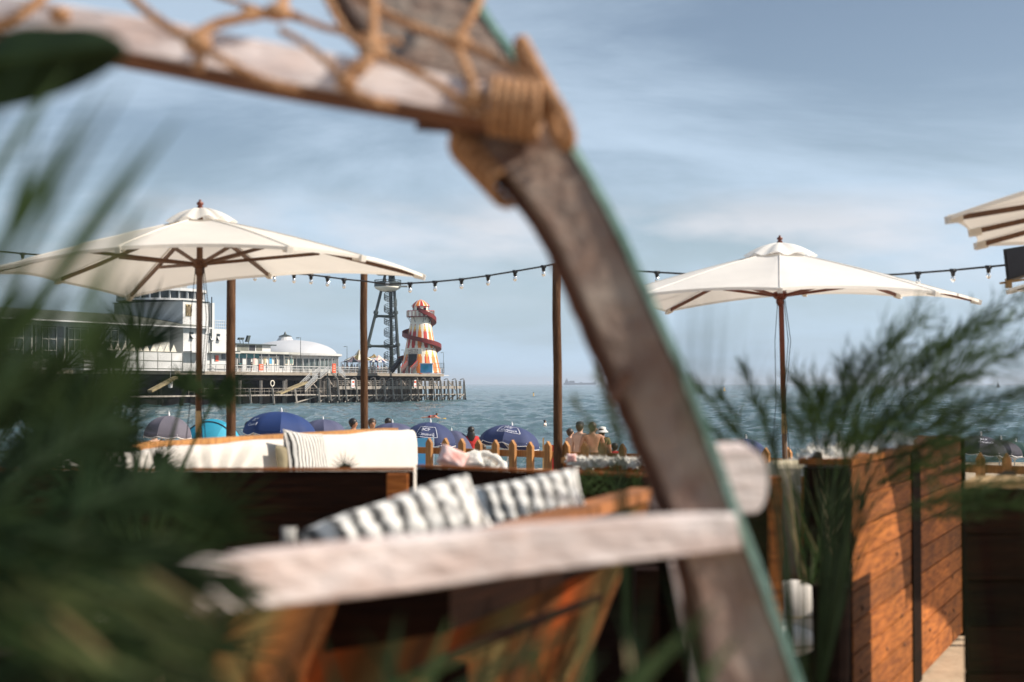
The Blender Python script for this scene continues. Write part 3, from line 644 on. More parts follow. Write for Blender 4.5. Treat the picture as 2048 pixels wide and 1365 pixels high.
def helter():
    px0, d = 841, 276; c = Vector((X(px0, d), d, 0)); m = d / F
    root = thing('helter_skelter', 'red and white striped helter skelter tower with flame pattern and spiral slide', 'helter skelter', (c.x, d, DECK))
    def z(py): return EYE + (768 - py) * m
    prof = [(41, 747), (38, 733), (34.5, 718), (31.5, 703), (28.5, 688), (25.5, 672), (22.5, 656), (20.3, 645), (19, 634), (18.3, 622)]
    def rad(py):
        for (r0, y0), (r1, y1) in zip(prof, prof[1:]):
            if py >= y1: t = (y0 - py) / (y0 - y1); return (r0 + (r1 - r0) * t) * m
        return prof[-1][0] * m
    NU, NV = 168, 110; NS = 14
    def fn(u, v):
        py = 747 + (622 - 747) * v; a = 2 * math.pi * u; return (c.x + rad(py) * math.cos(a), c.y + rad(py) * math.sin(a), z(py))
    def pick(i, j):
        u = ((i + .5) / NU * NS) % 1; v = (j + .5) / NV; x = abs(u - .5)
        def dia(vc, h, w_): return x / w_ + abs(v - vc) / h < 1
        if v > .82: return 0 if (x < .44) else 0
        for base in (0.0, .40):
            vv = v - base
            if 0 <= vv < .40:
                if dia(base + .315, .065, .20): return 3
                wid = .18 + .22 * max(0, math.sin(vv / .40 * math.pi * 1.0 + .2)) * (1.2 - vv * 2.0)
                if vv > .30: wid = max(.02, .20 * (1 - (vv - .30) / .10))
                if base == 0: wid = max(wid, .24 if vv < .22 else wid)
                if x < wid:
                    sec = int((i + .5) / NU * NS) % NS
                    return 2 if (sec in (10, 12, 13, 1, 3, 5, 7)) or (x < wid * .5 and base == 0 and .05 < vv < .3) else 1  # flame paint; more orange on the right, partly sunlight put into the colour
        if x > .485: return 4
        return 0
    b = MB(); b.grid(fn, NU, NV, pick); b.build('tower', [M['cream'], M['red'], M['orange'], M['yellow'], M['darkred']], root)
    # balcony
    b = MB(); zb = z(634); b.lathe(c, [(1.5, zb - .1), (2.75, zb - .1), (2.75, zb + .05), (1.2, zb + .06)], 20)
    b.build('balcony', M['darkred'], root)
    b = MB()
    for k in range(40):
        a = 2 * math.pi * k / 40; p = c + Vector((2.7 * math.cos(a), 2.7 * math.sin(a), 0)); b.bar(p + ZV * zb, p + ZV * (zb + 1.15), .2 if k % 2 else .06, .05, mi=k % 2)
    b.lathe(c, [(2.75, zb + 1.1), (2.75, zb + 1.2), (2.6, zb + 1.2)], 24, mi=0); b.build('balcony_rail', [M['red'], M['cream']], root)
    b = MB()
    for k in range(8):
        a = 2 * math.pi * k / 8 + .3; dv = Vector((math.cos(a), math.sin(a), 0)); b.bar(c + dv * 2.7 + ZV * zb, c + dv * rad(642) + ZV * z(646), .08)
    b.build('balcony_bracket', M['steel_dark'], root)
    # cabin with window openings and striped dome cap
    b = MB(); ztop = z(613)
    for k in range(16):
        a0, a1 = 2 * math.pi * k / 16, 2 * math.pi * (k + 1) / 16
        for zz0, zz1 in ((zb, zb + .9), (ztop - .35, ztop)) if k % 2 else ((zb, ztop),):
            b.add([c + Vector((1.65 * math.cos(a0), 1.65 * math.sin(a0), zz0)), c + Vector((1.65 * math.cos(a1), 1.65 * math.sin(a1), zz0)), c + Vector((1.65 * math.cos(a1), 1.65 * math.sin(a1), zz1)), c + Vector((1.65 * math.cos(a0), 1.65 * math.sin(a0), zz1))], [(0, 1, 2, 3)], 1 if k % 2 else 0)
    cb = b.build('cabin', [M['cream'], M['red']], root)
    b = MB(); b.lathe(c, [(1.3, zb), (1.3, ztop)], 12); b.build('cabin_interior', M['c_dark'], cb)
    b = MB(); NR = 6
    def dome(u, v):
        a = 2 * math.pi * u; r = max(.02, 1.85 * (1 - v) ** .62); return (c.x + r * math.cos(a), c.y + r * math.sin(a), ztop + 1.35 * v ** .9)
    b.grid(dome, 48, NR, lambda i, j: 1 if i % 4 == 3 else (0 if (i // 4) % 2 else 2)); b.build('cap_roof', [M['red'], M['cream'], M['orange']], root, True)
    # spiral slide: U-shaped trough
    def hel(th):
        py = 644 + th / 360 * 53 if th > 0 else 644 + th / 360 * 75
        zc = z(py); r = rad(py) + .62
        return zc, r
    b = MB(); sec = [(-.45, .6), (-.45, 0), (.45, 0), (.45, .75), (.52, .75), (.52, -.08), (-.52, -.08), (-.52, .6)]
    ths = list(range(-95, 530, 6)); vs = []; fs = []; n = len(sec)
    for th in ths:
        zc, r = hel(th); a = R(th)
        for dr, dz in sec: vs.append((c.x + (r + dr) * math.cos(a), c.y + (r + dr) * math.sin(a), zc + dz))
    for i in range(len(ths) - 1):
        for k in range(n): a = i * n + k; bb = i * n + (k + 1) % n; fs.append((a, bb, bb + n, a + n))
    b.add(vs, fs); b.build('slide', M['darkred'], root)
    b = MB()
    for th in range(-60, 520, 24):
        zc, r = hel(th); a = R(th); dv = Vector((math.cos(a), math.sin(a), 0)); b.bar(c + dv * (r + .4) + ZV * (zc - .05), c + dv * (r - .7) + ZV * (zc - 1.1), .06)
    b.build('slide_bracket', M['steel_dark'], root)
    b = MB(); zc, r = hel(525); a = R(525); p = c + Vector((math.cos(a), math.sin(a), 0)) * r + ZV * zc; q = Vector((X(784, d), d - 1, DECK + .3))
    b.bar(p, q, .2, .9); b.bar(p + ZV * .5, q + ZV * .4, .9, .1); b.build('slide_runout', M['c_dark'], root)
    # doorway, sign and steps on the camera-left side
    dv = Vector((-.35, -.94, 0)).normalized(); sd_ = Vector((.94, -.35, 0))
    base = c + dv * 3.5
    ax = (sd_, dv, ZV)
    b = MB(); b.box(c + dv * (rad(722) - .1) + ZV * z(722) - sd_ * .1, (1.7, .6, 2.5), ax); b.build('doorway', M['c_dark'], root)
    b = MB(); b.box(c + dv * (rad(706) + .15) + ZV * z(704.5), (3.6, .12, 1.0), ax); sg = b.build('name_board', M['cream'], root)
    b = MB(); pc = c + dv * (rad(706) + .23) + ZV * z(704.5)
    add_text(b, 'HELTER', lambda x, y: pc + sd_ * x + ZV * (y + .22), .62); add_text(b, 'SKELTER', lambda x, y: pc + sd_ * x + ZV * (y - .25), .55); b.build('lettering', M['darkred'], sg)
    b = MB(); p0 = c + dv * (rad(735) + .0) + ZV * (z(731)); p1 = p0 + dv * 3.2 - ZV * (z(731) - DECK)
    for k in range(8): q = p0.lerp(p1, (k + .5) / 8); b.box(q, (1.9, .36, .08), ax)
    b.build('steps', M['steel_dark'], root)
    b = MB()
    for sx in (-1.05, 1.05):
        for k in range(14):
            q = p0.lerp(p1, k / 13) + sd_ * sx; b.bar(q - ZV * .1, q + ZV * 1.0, .2, .06, mi=k % 2)
        b.bar(p0 + sd_ * sx + ZV, p1 + sd_ * sx + ZV, .08, mi=0)
    b.build('stair_rail', [M['red'], M['cream']], root)
helter()

def zip_tower():
    d = 284; m = d / F; c = Vector((X(782, d), d, 0))
    def P(px, py, dy=0): return Vector((X(px, d + dy), d + dy, EYE + (768 - py) * m))
    root = thing('zip_line_tower', 'tall dark steel zip line tower with spiral stairs and round platform', 'tower', (c.x, d, DECK))
    for a, bq, dy in (((771, 545), (722, 747), -2), ((786, 545), (799, 747), -1), ((779, 545), (785, 747), 9)):
        f = MB(); p0, p1 = P(*a), P(*bq, dy); f.tube([p0, p1], [.28, .34], 8)
        for t in (.40, .72): q = p0.lerp(p1, t); f.tube([q - (p1 - p0).normalized() * .3, q + (p1 - p0).normalized() * .3], .5, 8)
        f.build('leg', M['steel_dark'], root)
    f = MB(); f.tube([P(782, 540), P(782, 747)], .28, 10); f.build('central_column', M['steel_dark'], root, True)
    for y in (633, 693):
        f = MB(); t = (y - 545) / 202; a = P(771 - 49 * t, y, -2 * t); q = P(786 + 13 * t, y, -t); e = P(779 + 6 * t, y, 9 * t)
        f.tube([a, q], .26, 8); f.tube([q, e], .2, 8); f.tube([e, a], .2, 8)
        f.tube([a, a.lerp(q, .12)], .38, 8); f.build('brace', M['steel_dark'], root)
    # spiral stairs
    f = MB(); r_ = MB(); z0, z1 = DECK, EYE + (768 - 592) * m; turns = 6.5; n = 110
    pr = None; prr = []
    for k in range(n):
        t = k / (n - 1); a = 2 * math.pi * turns * t + 2; zz = z0 + (z1 - z0) * t; dv = Vector((math.cos(a), math.sin(a), 0)); tv = Vector((-math.sin(a), math.cos(a), 0))
        cc = c - Vector((.12, 0, 0)); f.box(cc + dv * .8 + ZV * zz, (1.05, .26, .05), (dv, tv, ZV)); p = cc + dv * 1.32 + ZV * zz
        r_.bar(p, p + ZV * 1.1, .05); prr.append(p)
    for z in (.1, .4, .75, 1.1): r_.tube([p + ZV * z for p in prr], .055, 4)
    f.build('stair_tread', M['steel_dark'], root); r_.build('stair_rail', M['steel_dark'], root)
    # platform dish and cage
    pc = P(775, 588); pc = Vector((pc.x, d, pc.z)); zp = EYE + (768 - 574) * m
    f = MB(); f.lathe((pc.x, d, 0), [(.3, zp - 1.1), (1.5, zp - .9), (2.5, zp - .35), (2.75, zp), (0, zp + .05)], 20); f.build('platform_dish', M['cream'], root, True)
    f = MB()
    for k in range(22): a = 2 * math.pi * k / 22; p = Vector((pc.x + 2.7 * math.cos(a), d + 2.7 * math.sin(a), zp)); f.bar(p, p + ZV * 1.3, .07)
    for z in (.4, .85, 1.3): f.lathe((pc.x, d, zp + z), [(2.7, 0), (2.74, .06), (2.7, .1)], 22)
    f.lathe((pc.x, d, zp), [(2.72, .05), (2.72, .95)], 22)
    f.build('cage', M['steel_dark'], root)
    f = MB(); f.box((pc.x + 3.0, d - .5, zp + .05), (2.2, 1.6, .25)); f.build('jump_ledge', M['offwhite'], root)
    f = MB(); f.tube([(pc.x + .2, d - 2.95, zp + .45), (pc.x + .2, d - 2.8, zp + .45)], .42, 12); f.build('floodlight', M['trim'], root)
    f = MB(); tp = EYE + (768 - 548) * m; f.box((pc.x + .3, d, tp), (5, 5, .3)); f.build('top_deck', M['steel_dark'], root)
zip_tower()

def lamps():
    base = PP(694, 745, -2)
    root = thing('lamp_post', 'slim pier lamp post in the open gap right of the domed pavilion', 'lamp post', base, 'lamp posts along the pier')
    b = MB(); b.tube([base, base + ZV * 4.6, base + ZV * 5.2], [.06, .045, .03], 6); b.build('post', M['steel_dark'], root)
    b = MB(); b.bar(base + ZV * 5.2 - U * .7, base + ZV * 5.2 + U * .1, .05); b.box(base + ZV * 5.15 - U * .7, (.5, .2, .1), PAX); b.build('lamp_head', M['steel_dark'], root)
    for px, l, sc in ((601, 'slim pier lamp post in front of the white dome', 1.25), (420, 'slim pier lamp post before the white annex wall', 1.2), (887, 'last lamp post at the seaward end of the pier', .9), (808, 'thin lamp post just left of the helter skelter', .95)):
        copy_tree(root, PP(px, 745, -2 if px != 420 else .3) - ZV * 0, l, sc=sc).location.z = DECK
    root.location.z = DECK
lamps()

def pier_bits():
    # small stalls and tents between pavilion and helter skelter
    def tent(px, py, w_, h_, mt, l, T, name='stall_tent'):
        p = PP(px, 745, T); p.z = DECK; m = p.y / F; r = w_ / 2 * m; root = thing(name, l, 'stall', p, 'fairground stalls on the pier')
        zt = EYE + (768 - py) * m; b = MB(); n = 12; vs = []; 
        zr = zt - h_ * m
        for k in range(n): a = 2 * math.pi * k / n; vs.append((p.x + r * math.cos(a), p.y + r * .6 * math.sin(a), zr))
        for k in range(n): a = 2 * math.pi * k / n; vs.append((p.x + r * .3 * math.cos(a), p.y + r * .2 * math.sin(a), zr + (zt - zr) * .45))
        b.add(vs, [(k, (k + 1) % n, n + (k + 1) % n, n + k) for k in range(n)]); b.m = [k % 2 for k in range(n)]
        o = len(b.v); b.v.append(Vector((p.x, p.y, zt)))
        for k in range(n): b.f.append((n + k, n + (k + 1) % n, o)); b.m.append(k % 2)
        b.build('roof', mt, root)
        b = MB()
        for k in range(0, n, 2): a = 2 * math.pi * k / n; q = Vector((p.x + r * .95 * math.cos(a), p.y + r * .57 * math.sin(a), 0)); b.bar(q + ZV * DECK, q + ZV * zr, .12)
        b.box((p.x, p.y, DECK + .5), (r * 1.5, r * .8, 1.0)); b.build('counter', M['roofgrey'], root)
    tent(718, 699, 60, 22, [M['c_olive'], M['cream']], 'peaked cream and olive fairground tent behind the pier railing', -12)
    tent(706, 713, 50, 12, [M['pink'], M['steel_dark']], 'low rust coloured stall roof beside the dome', -8)
    tent(757, 710, 46, 12, [M['pink'], M['cream']], 'cream and pink stall roof right of the timber pole', -10)
    tent(748, 708, 30, 8, [M['wood_pale'], M['c_olive']], 'small ochre roofed kiosk behind the blue sunshade', -14)
    for i, (px, l) in enumerate(((748, 'left blue and white sunshade on the pier'), (762, 'right blue and white sunshade on the pier'))):
        p = PP(px, 745, -5); p.z = DECK; root = thing('sunshade', l, 'umbrella', p, 'sunshades on the pier')
        b = MB()
        for k in range(10):
            a0, a1 = 2 * math.pi * k / 10, 2 * math.pi * (k + 1) / 10
            b.add([p + ZV * 3.0, p + Vector((1.3 * math.cos(a0), 1.3 * math.sin(a0), 2.3)), p + Vector((1.3 * math.cos(a1), 1.3 * math.sin(a1), 2.3))], [(0, 1, 2)], k % 2)
        b.build('canopy', [M['blue'], M['c_white']], root); b = MB(); b.tube([p, p + ZV * 3.1], .05, 6); b.build('pole', M['trim'], root)
    # notices and bins
    for px, py, w_, h_, T, l, nm in ((668, 737, 1.0, 1.7, 4.3, 'orange red notice at the top of the white stairs', 'notice_board'), (522, 735, 1.1, 1.1, .1, 'orange red panel hung on the pier railing before the cafe', 'notice_board'), (842, 742, .9, 1.2, .1, 'small red panel on the railing below the helter skelter', 'notice_board')):
        p = PP(px, py, T); b = MB(); b.box(p, (w_, .12, h_), PAX); o = b.build(nm, M['redsign'], loc=p); tag(o, l, 'notice')
        k = MB()
        for q in range(3): k.box(p + V * .08 + ZV * (.25 - q * .25) * h_, (w_ * .6, .03, .08), PAX)
        k.build('print', M['cream'], o)
    for px, py, l in ((706, 768, 'white safety notice on the landing stage near the stairs'), (830, 768, 'white safety notice on the landing stage below the helter skelter')):
        p = PP(px, py, 5.8); b = MB(); b.box(p, (1.0 if px < 800 else .8, .1, 1.5), PAX); o = b.build('safety_sign', M['trim'], loc=p); tag(o, l, 'sign')
        k = MB(); k.box(p + V * .07 + ZV * .35, (.55, .03, .4), PAX); k.box(p + V * .07 - ZV * .3, (.6, .03, .1), PAX); k.box(p + V * .07 - ZV * .5, (.6, .03, .1), PAX); k.build('print', M['redsign'], o)
    # blue booth at the helter skelter foot
    p = Vector((X(853, 270), 270, DECK)); root = thing('ticket_booth', 'pale topped sky blue ticket booth at the foot of the helter skelter', 'booth', p)
    b = MB(); b.box(p + ZV * .85, (2.3, 1.8, 1.7)); b.build('body', M['bluebox'], root); b = MB(); b.box(p + ZV * 1.78, (2.7, 2.1, .16)); b.build('roof', M['white'], root)
    b = MB(); b.box(p + ZV * 1.1 + Vector((-.2, -.92, 0)), (1.2, .06, .8)); b.build('hatch', M['cyan2'], root)
    p = Vector((X(868, 272), 272, DECK)); b = MB()
    for k in range(9): b.bar(p + Vector((k * .25, 0, 0)), p + Vector((k * .25, 0, 1.9)), .05)
    for z in (.1, 1, 1.9): b.bar(p + ZV * z, p + Vector((2, 0, z)), .06)
    tag(b.build('mesh_gate', M['steel_dark'], loc=p), 'dark metal gate right of the blue ticket booth', 'gate')
    # white life bucket hanging under the deck
    p = PP(341, 770, 1); b = MB(); b.lathe(p, [(.32, -.5), (.5, .45), (.52, .5), (.45, .5), (.28, -.45), (0, -.45)], 12); b.tube([p + ZV * .4, p + ZV * 2.4], .03, 5)
    tag(b.build('bucket', M['trim'], loc=p), 'white bucket hanging beneath the pier deck', 'bucket')
    p = PP(545, 767, 3); b = MB()
    for k in range(16):
        a0, a1 = 2 * math.pi * k / 16, 2 * math.pi * (k + 1) / 16; b.bar(p + U * .5 * math.cos(a0) + ZV * .5 * math.sin(a0), p + U * .5 * math.cos(a1) + ZV * .5 * math.sin(a1), .13)
    b.bar(p - ZV * .5, st(sof(545, 3), 3, -.2), .08)
    tag(b.build('life_ring', M['cream'], loc=p), 'life ring on its post under the pier', 'life ring')
pier_bits()

# ---------------------------------------------------------------- people
def skin_obj(name, nodes, edges, mt, parent=None, sub=2, loc=None, smooth=True):
    """nodes: {key:(x,y,z,r)}; root = first key"""
    keys = list(nodes); me = bpy.data.meshes.new(name)
    me.from_pydata([nodes[k][:3] for k in keys], [(keys.index(a), keys.index(b)) for a, b in edges], [])
    me.materials.append(mt); o = bpy.data.objects.new(name, me); C.objects.link(o)
    md = o.modifiers.new('Skin', 'SKIN'); md.use_smooth_shade = True
    if not me.skin_vertices: raise RuntimeError('no skin layer')
    for i, k in enumerate(keys):
        r = nodes[k][3]; me.skin_vertices[0].data[i].radius = (r, r); me.skin_vertices[0].data[i].use_root = (i == 0)
    sb = o.modifiers.new('Subdivision', 'SUBSURF'); sb.levels = sub; sb.render_levels = sub
    if parent is not None: o.parent = parent
    if loc is not None: o.location = loc
    return o
def person(label, loc, rz, H=1.72, skin='skin1', hair='hair', top=None, bottom='c_blue', pose=None, hairlen=0, hat=None, group='people on the beach', fingers=True, sub=2, wide=1.0, child=False):
    J = dict(pelvis=(0, 0, .52, .078), spine=(0, .0, .62, .072), chest=(0, .005, .735, .088), nb=(0, .008, .825, .05), neck=(0, 0, .86, .034), jaw=(0, -.008, .885, .040), head=(0, -.002, .925, .056), crown=(0, .004, .955, .048))
    for s, n in ((-1, 'L'), (1, 'R')):
        J['sh' + n] = (s * .105 * wide, 0, .80, .042); J['el' + n] = (s * .135 * wide, .012, .635, .029); J['wr' + n] = (s * .145 * wide, -.03, .49, .019); J['pa' + n] = (s * .147 * wide, -.04, .455, .019)
        J['hi' + n] = (s * .052, 0, .485, .062); J['kn' + n] = (s * .058, -.006, .27, .036); J['an' + n] = (s * .06, .008, .045, .022); J['to' + n] = (s * .066, -.075, .016, .018)
    if child:
        for k in ('neck', 'jaw', 'head', 'crown'): x, y, z, r = J[k]; J[k] = (x, y, z, r * 1.25)
    if pose:
        for k, v in pose.items(): J[k] = (v[0], v[1], v[2], v[3] if len(v) > 3 else J[k][3])
    E_ = [('pelvis', 'spine'), ('spine', 'chest'), ('chest', 'nb'), ('nb', 'neck'), ('neck', 'jaw'), ('jaw', 'head'), ('head', 'crown')]
    for n in 'LR': E_ += [('chest', 'sh' + n), ('sh' + n, 'el' + n), ('el' + n, 'wr' + n), ('wr' + n, 'pa' + n), ('pelvis', 'hi' + n), ('hi' + n, 'kn' + n), ('kn' + n, 'an' + n), ('an' + n, 'to' + n)]
    S = {k: (v[0] * H, v[1] * H, v[2] * H, v[3] * H) for k, v in J.items()}
    if fingers:
        for n in 'LR':
            w_ = Vector(S['wr' + n][:3]); p = Vector(S['pa' + n][:3]); dr = (p - w_).normalized(); sdv = dr.cross(Vector((0, 1, .2))).normalized(); nv = dr.cross(sdv)
            for i in range(4):
                q = p + sdv * (i - 1.5) * .021 + dr * .03; e = q + dr * (.035 + .008 * (i in (1, 2))) + nv * .008; e2 = e + dr * .025 + nv * .018
                S[f'f{n}{i}a'] = (*q, .0085); S[f'f{n}{i}b'] = (*e, .008); S[f'f{n}{i}c'] = (*e2, .007); E_ += [('pa' + n, f'f{n}{i}a'), (f'f{n}{i}a', f'f{n}{i}b'), (f'f{n}{i}b', f'f{n}{i}c')]
            q = p + sdv * .045; S[f't{n}a'] = (*q, .0095); e = q + dr * .04 + sdv * .012; S[f't{n}b'] = (*e, .0085); E_ += [('pa' + n, f't{n}a'), (f't{n}a', f't{n}b')]
    S['nose'] = (S['head'][0], S['head'][1] - .058 * H * (1.2 if child else 1), S['head'][2] - .012 * H, .009 * H); E_.append(('head', 'nose'))
    body = skin_obj('person', S, E_, M[skin], sub=sub, loc=loc); body.rotation_euler = (0, 0, rz); tag(body, label, 'person', group)
    hk = 1.0
    hx, hy, hz, hr = S['head']; cx, cy, cz, cr = S['crown']
    hb_ = MB(); hb_.ball((cx, cy + .012 * H, cz - .012 * H), cr * 1.28, 14, sc=(1, 1.08, 1.0)); hb_.ball((hx, hy + .03 * H, hz - .01 * H), hr * .86, 12, sc=(1.05, .8, 1.1))
    if hairlen: hb_.ball((hx, hy + .045 * H, hz - hairlen * .42 * H), hairlen * .55 * H, 14, sc=(.52, .26, 1))
    hb_.build('hair', M[hair], None, True).parent = body
    eb = MB()
    for s in (-1, 1): eb.ball((hx + s * .020 * H, hy - .053 * H * (1.2 if child else 1), hz + .002 * H), .006 * H, 6)
    eb.build('eyes', M['hair'], None).parent = body
    if top:
        nd = {k: S[k] for k in ('spine', 'chest', 'nb', 'shL', 'shR', 'pelvis')}; nd = {k: (v[0], v[1], v[2], v[3] * 1.13) for k, v in nd.items()}
        for n in 'LR':
            a, bq = Vector(S['sh' + n][:3]), Vector(S['el' + n][:3]); q = a.lerp(bq, .6); nd['sl' + n] = (*q, S['el' + n][3] * 1.4)
        skin_obj('shirt', nd, [('chest', 'spine'), ('spine', 'pelvis'), ('chest', 'nb'), ('chest', 'shL'), ('chest', 'shR'), ('shL', 'slL'), ('shR', 'slR')], M[top], body, sub=1)
    if bottom:
        nd = {k: S[k] for k in ('pelvis', 'hiL', 'hiR')}; nd = {k: (v[0], v[1], v[2], v[3] * 1.14) for k, v in nd.items()}
        for n in 'LR':
            a, bq = Vector(S['hi' + n][:3]), Vector(S['kn' + n][:3]); q = a.lerp(bq, .65); nd['k' + n] = (*q, S['kn' + n][3] * 1.55)
        skin_obj('shorts', nd, [('pelvis', 'hiL'), ('pelvis', 'hiR'), ('hiL', 'kL'), ('hiR', 'kR')], M[bottom], body, sub=1)
    if hat:
        hb = MB(); c_ = (cx, cy, cz + .012 * H)
        if hat == 'cap': hb.lathe(c_, [(cr * 1.35, -.02 * H), (cr * 1.3, .02 * H), (cr * .8, .045 * H), (.001, .052 * H)], 14); hb.box((cx, cy - cr * 1.8, c_[2] - .012 * H), (cr * 1.5, cr * 1.5, .008 * H)); hm = 'c_dark'
        elif hat == 'straw': hb.lathe(c_, [(cr * 2.5, -.02 * H), (cr * 1.35, .0), (cr * 1.25, .05 * H), (.001, .06 * H)], 18); hm = 'straw'
        else: hb.lathe(c_, [(cr * 2.2, -.045 * H), (cr * 1.35, .0), (cr * 1.15, .04 * H), (.001, .05 * H)], 18); hm = 'c_white'
        hb.build('hat', M[hm], None, True).parent = body
    return body
def bz(px, d): return Vector((X(px, d), d, beach_z(d)))
def headtop(px, py, d):
    return (EYE - (py - 768) * d / F) - beach_z(d)

def beach_people():
    up = dict(elR=(.20, -.02, .76), wrR=(.165, -.06, .90), paR=(.14, -.07, .935))
    bend = dict(elL=(-.17, .0, .66), wrL=(-.11, -.13, .64), paL=(-.08, -.16, .645), elR=(.17, .0, .66), wrR=(.11, -.13, .64), paR=(.08, -.16, .645))
    person('dark haired bare chested man in profile facing right beside the timber pole', bz(708, 41), R(80), headtop(708, 837, 41), 'skin1', 'hair', None, 'c_dark')
    person('person mostly hidden behind the middle timber pole, brown hair showing', bz(745, 38), R(20), headtop(745, 837, 38), 'skin1', 'hairbr', 'c_olive', 'c_dark', hairlen=.1)
    person('person whose dark head shows just above the faded navy umbrella', bz(777, 46), R(170), headtop(777, 836, 46), 'skin3', 'hair', 'c_dark', 'c_dark')
    person('person in black standing at the left edge of the royal blue umbrella', bz(501, 37), R(100), headtop(501, 843, 37), 'skin3', 'hair', 'c_dark', 'c_dark', pose=bend)
    w1 = person('long haired woman in a red patterned dress with her back turned', bz(942, 40), R(185), headtop(942, 853, 40), 'skin2', 'hair', 'c_red', 'c_red', pose=dict(elR=(.16, .02, .66), wrR=(.17, -.06, .55), paR=(.16, -.09, .53)), hairlen=.25)
    sk = MB(); H = headtop(942, 853, 40); sk.lathe((0, 0, 0), [(.115 * H, .62 * H), (.13 * H, .52 * H), (.18 * H, .35 * H), (.21 * H, .22 * H)], 16); sk.build('skirt', M['c_red'], None, True).parent = w1
    dots = MB()
    for k in range(60):
        a = rnd(0, 6.28); z = rnd(.25, .8) * H; r = (.13 + .09 * max(0, .55 - z / H)) * H; dots.ball((r * math.cos(a), r * .8 * math.sin(a), z), .012, 5)
    dots.build('dress_dots', M['yellow'], None).parent = w1
    person('small dark haired child standing right beside the woman in red', bz(957, 41), R(200), headtop(957, 876, 41), 'skin3', 'hair', 'c_dark', 'c_dark', child=True)
    person('child with brown hair bending low next to the woman in red', bz(965, 40), R(240), headtop(965, 890, 40), 'skin1', 'hairbr', 'c_red', 'c_dark', child=True)
    person('young man in a dark cap with one elbow out, left of the tanned man', bz(1160, 38), R(150), headtop(1161, 845, 38), 'skin2', 'hairbr', None, 'c_dark', hat='cap', pose=dict(elL=(-.21, .03, .70), wrL=(-.13, -.02, .60), paL=(-.10, -.03, .57)))
    person('broad tanned bare backed man standing largest in the beach group', bz(1184, 36), R(190), headtop(1184, 844, 36), 'skin1', 'hairbr', None, 'c_teal', wide=1.25)
    person('woman in a white sun hat and olive top raising one arm', bz(1204, 38), R(160), headtop(1204, 855, 38), 'skin1', 'hairbr', 'c_olive', 'c_olive', hat='sun', pose=up)
    person('child with black hair standing right of the woman in the sun hat', bz(1216, 39), R(190), headtop(1216, 883, 39), 'skin3', 'hair', 'c_dark', 'c_dark', child=True)
    person('smaller dark child at the right end of the beach group', bz(1229, 38), R(180), headtop(1229, 887, 38), 'skin3', 'hair', 'c_red', 'c_dark', child=True)
    person('pale haired adult partly hidden at the far left of the beach group', bz(1141, 41), R(120), headtop(1141, 857, 41), 'skin2', 'hairbr', None, 'c_dark')
    sit = dict(hiL=(-.06, 0, .50), knL=(-.08, -.24, .53), anL=(-.08, -.34, .31), toL=(-.08, -.41, .29), knR=(.08, -.24, .53), anR=(.08, -.34, .31), toR=(.08, -.41, .29))
    person('person with a bare arm standing left of the turquoise tent', bz(311, 33), R(60), headtop(311, 858, 33), 'skin2', 'hairbr', None, 'c_dark')
    person('swimmer standing chest deep in the sea with wet dark hair', Vector((X(1090, 118), 118, SEA - 1.15)), R(70), 1.72, 'skin2', 'hair', 'c_white', 'c_dark', pose=dict(elL=(-.2, -.02, .72), wrL=(-.27, -.1, .74), paL=(-.3, -.12, .75)), group='people in the sea')
    # paddler lying on a board
    lie = dict(pelvis=(0, 0, .1, .08), spine=(0, -.1, .1), chest=(0, -.2, .13), nb=(0, -.27, .17), neck=(0, -.3, .195), jaw=(0, -.33, .215), head=(0, -.345, .245), crown=(0, -.34, .28),
               shL=(-.1, -.24, .14), shR=(.1, -.24, .14), elL=(-.16, -.33, .08), wrL=(-.15, -.44, .03), paL=(-.15, -.475, .02), elR=(.16, -.33, .08), wrR=(.15, -.44, .03), paR=(.15, -.475, .02),
               hiL=(-.05, .05, .09), hiR=(.05, .05, .09), knL=(-.06, .26, .07), knR=(.06, .26, .07), anL=(-.06, .48, .07), anR=(.06, .48, .07), toL=(-.06, .55, .05), toR=(.06, .55, .05))
    loc = Vector((X(862, 135), 135, SEA + .24)); person('paddler in red lying prone on a yellow paddle board', loc, R(80), 1.75, 'skin2', 'hairbr', 'c_red', 'c_red', pose=lie, hat=None, group='people in the sea')
    b = MB(); n = 14; L_ = 1.5; ax = Vector((math.cos(R(-10)), math.sin(R(-10)), 0)); sv = Vector((-ax.y, ax.x, 0))
    for zz in (0,):
        top, bot = [], []
        for k in range(n + 1):
            t = -1 + 2 * k / n; wd = .38 * (1 - abs(t) ** 3.0) ** .6; q = loc + ax * (t * L_) + ZV * (-.06 + .09 * t * t * (t > 0))
            top += [q + sv * wd + ZV * .05, q - sv * wd + ZV * .05]; bot += [q + sv * wd * .85 - ZV * .06, q - sv * wd * .85 - ZV * .06]
        o = 0; b.add(top + bot, [(2 * k, 2 * k + 2, 2 * k + 3, 2 * k + 1) for k in range(n)] + [(2 * n + 2 + 2 * k, 2 * n + 3 + 2 * k, 2 * n + 5 + 2 * k, 2 * n + 4 + 2 * k) for k in range(n)] + [(2 * k, 2 * n + 2 + 2 * k, 2 * n + 4 + 2 * k, 2 * k + 2) for k in range(n)] + [(2 * k + 1, 2 * k + 3, 2 * n + 5 + 2 * k, 2 * n + 3 + 2 * k) for k in range(n)])
    tag(b.build('paddle_board', M['yellow'], loc=loc - ZV * .05), 'yellow paddle board floating under the prone paddler', 'board')
beach_people()

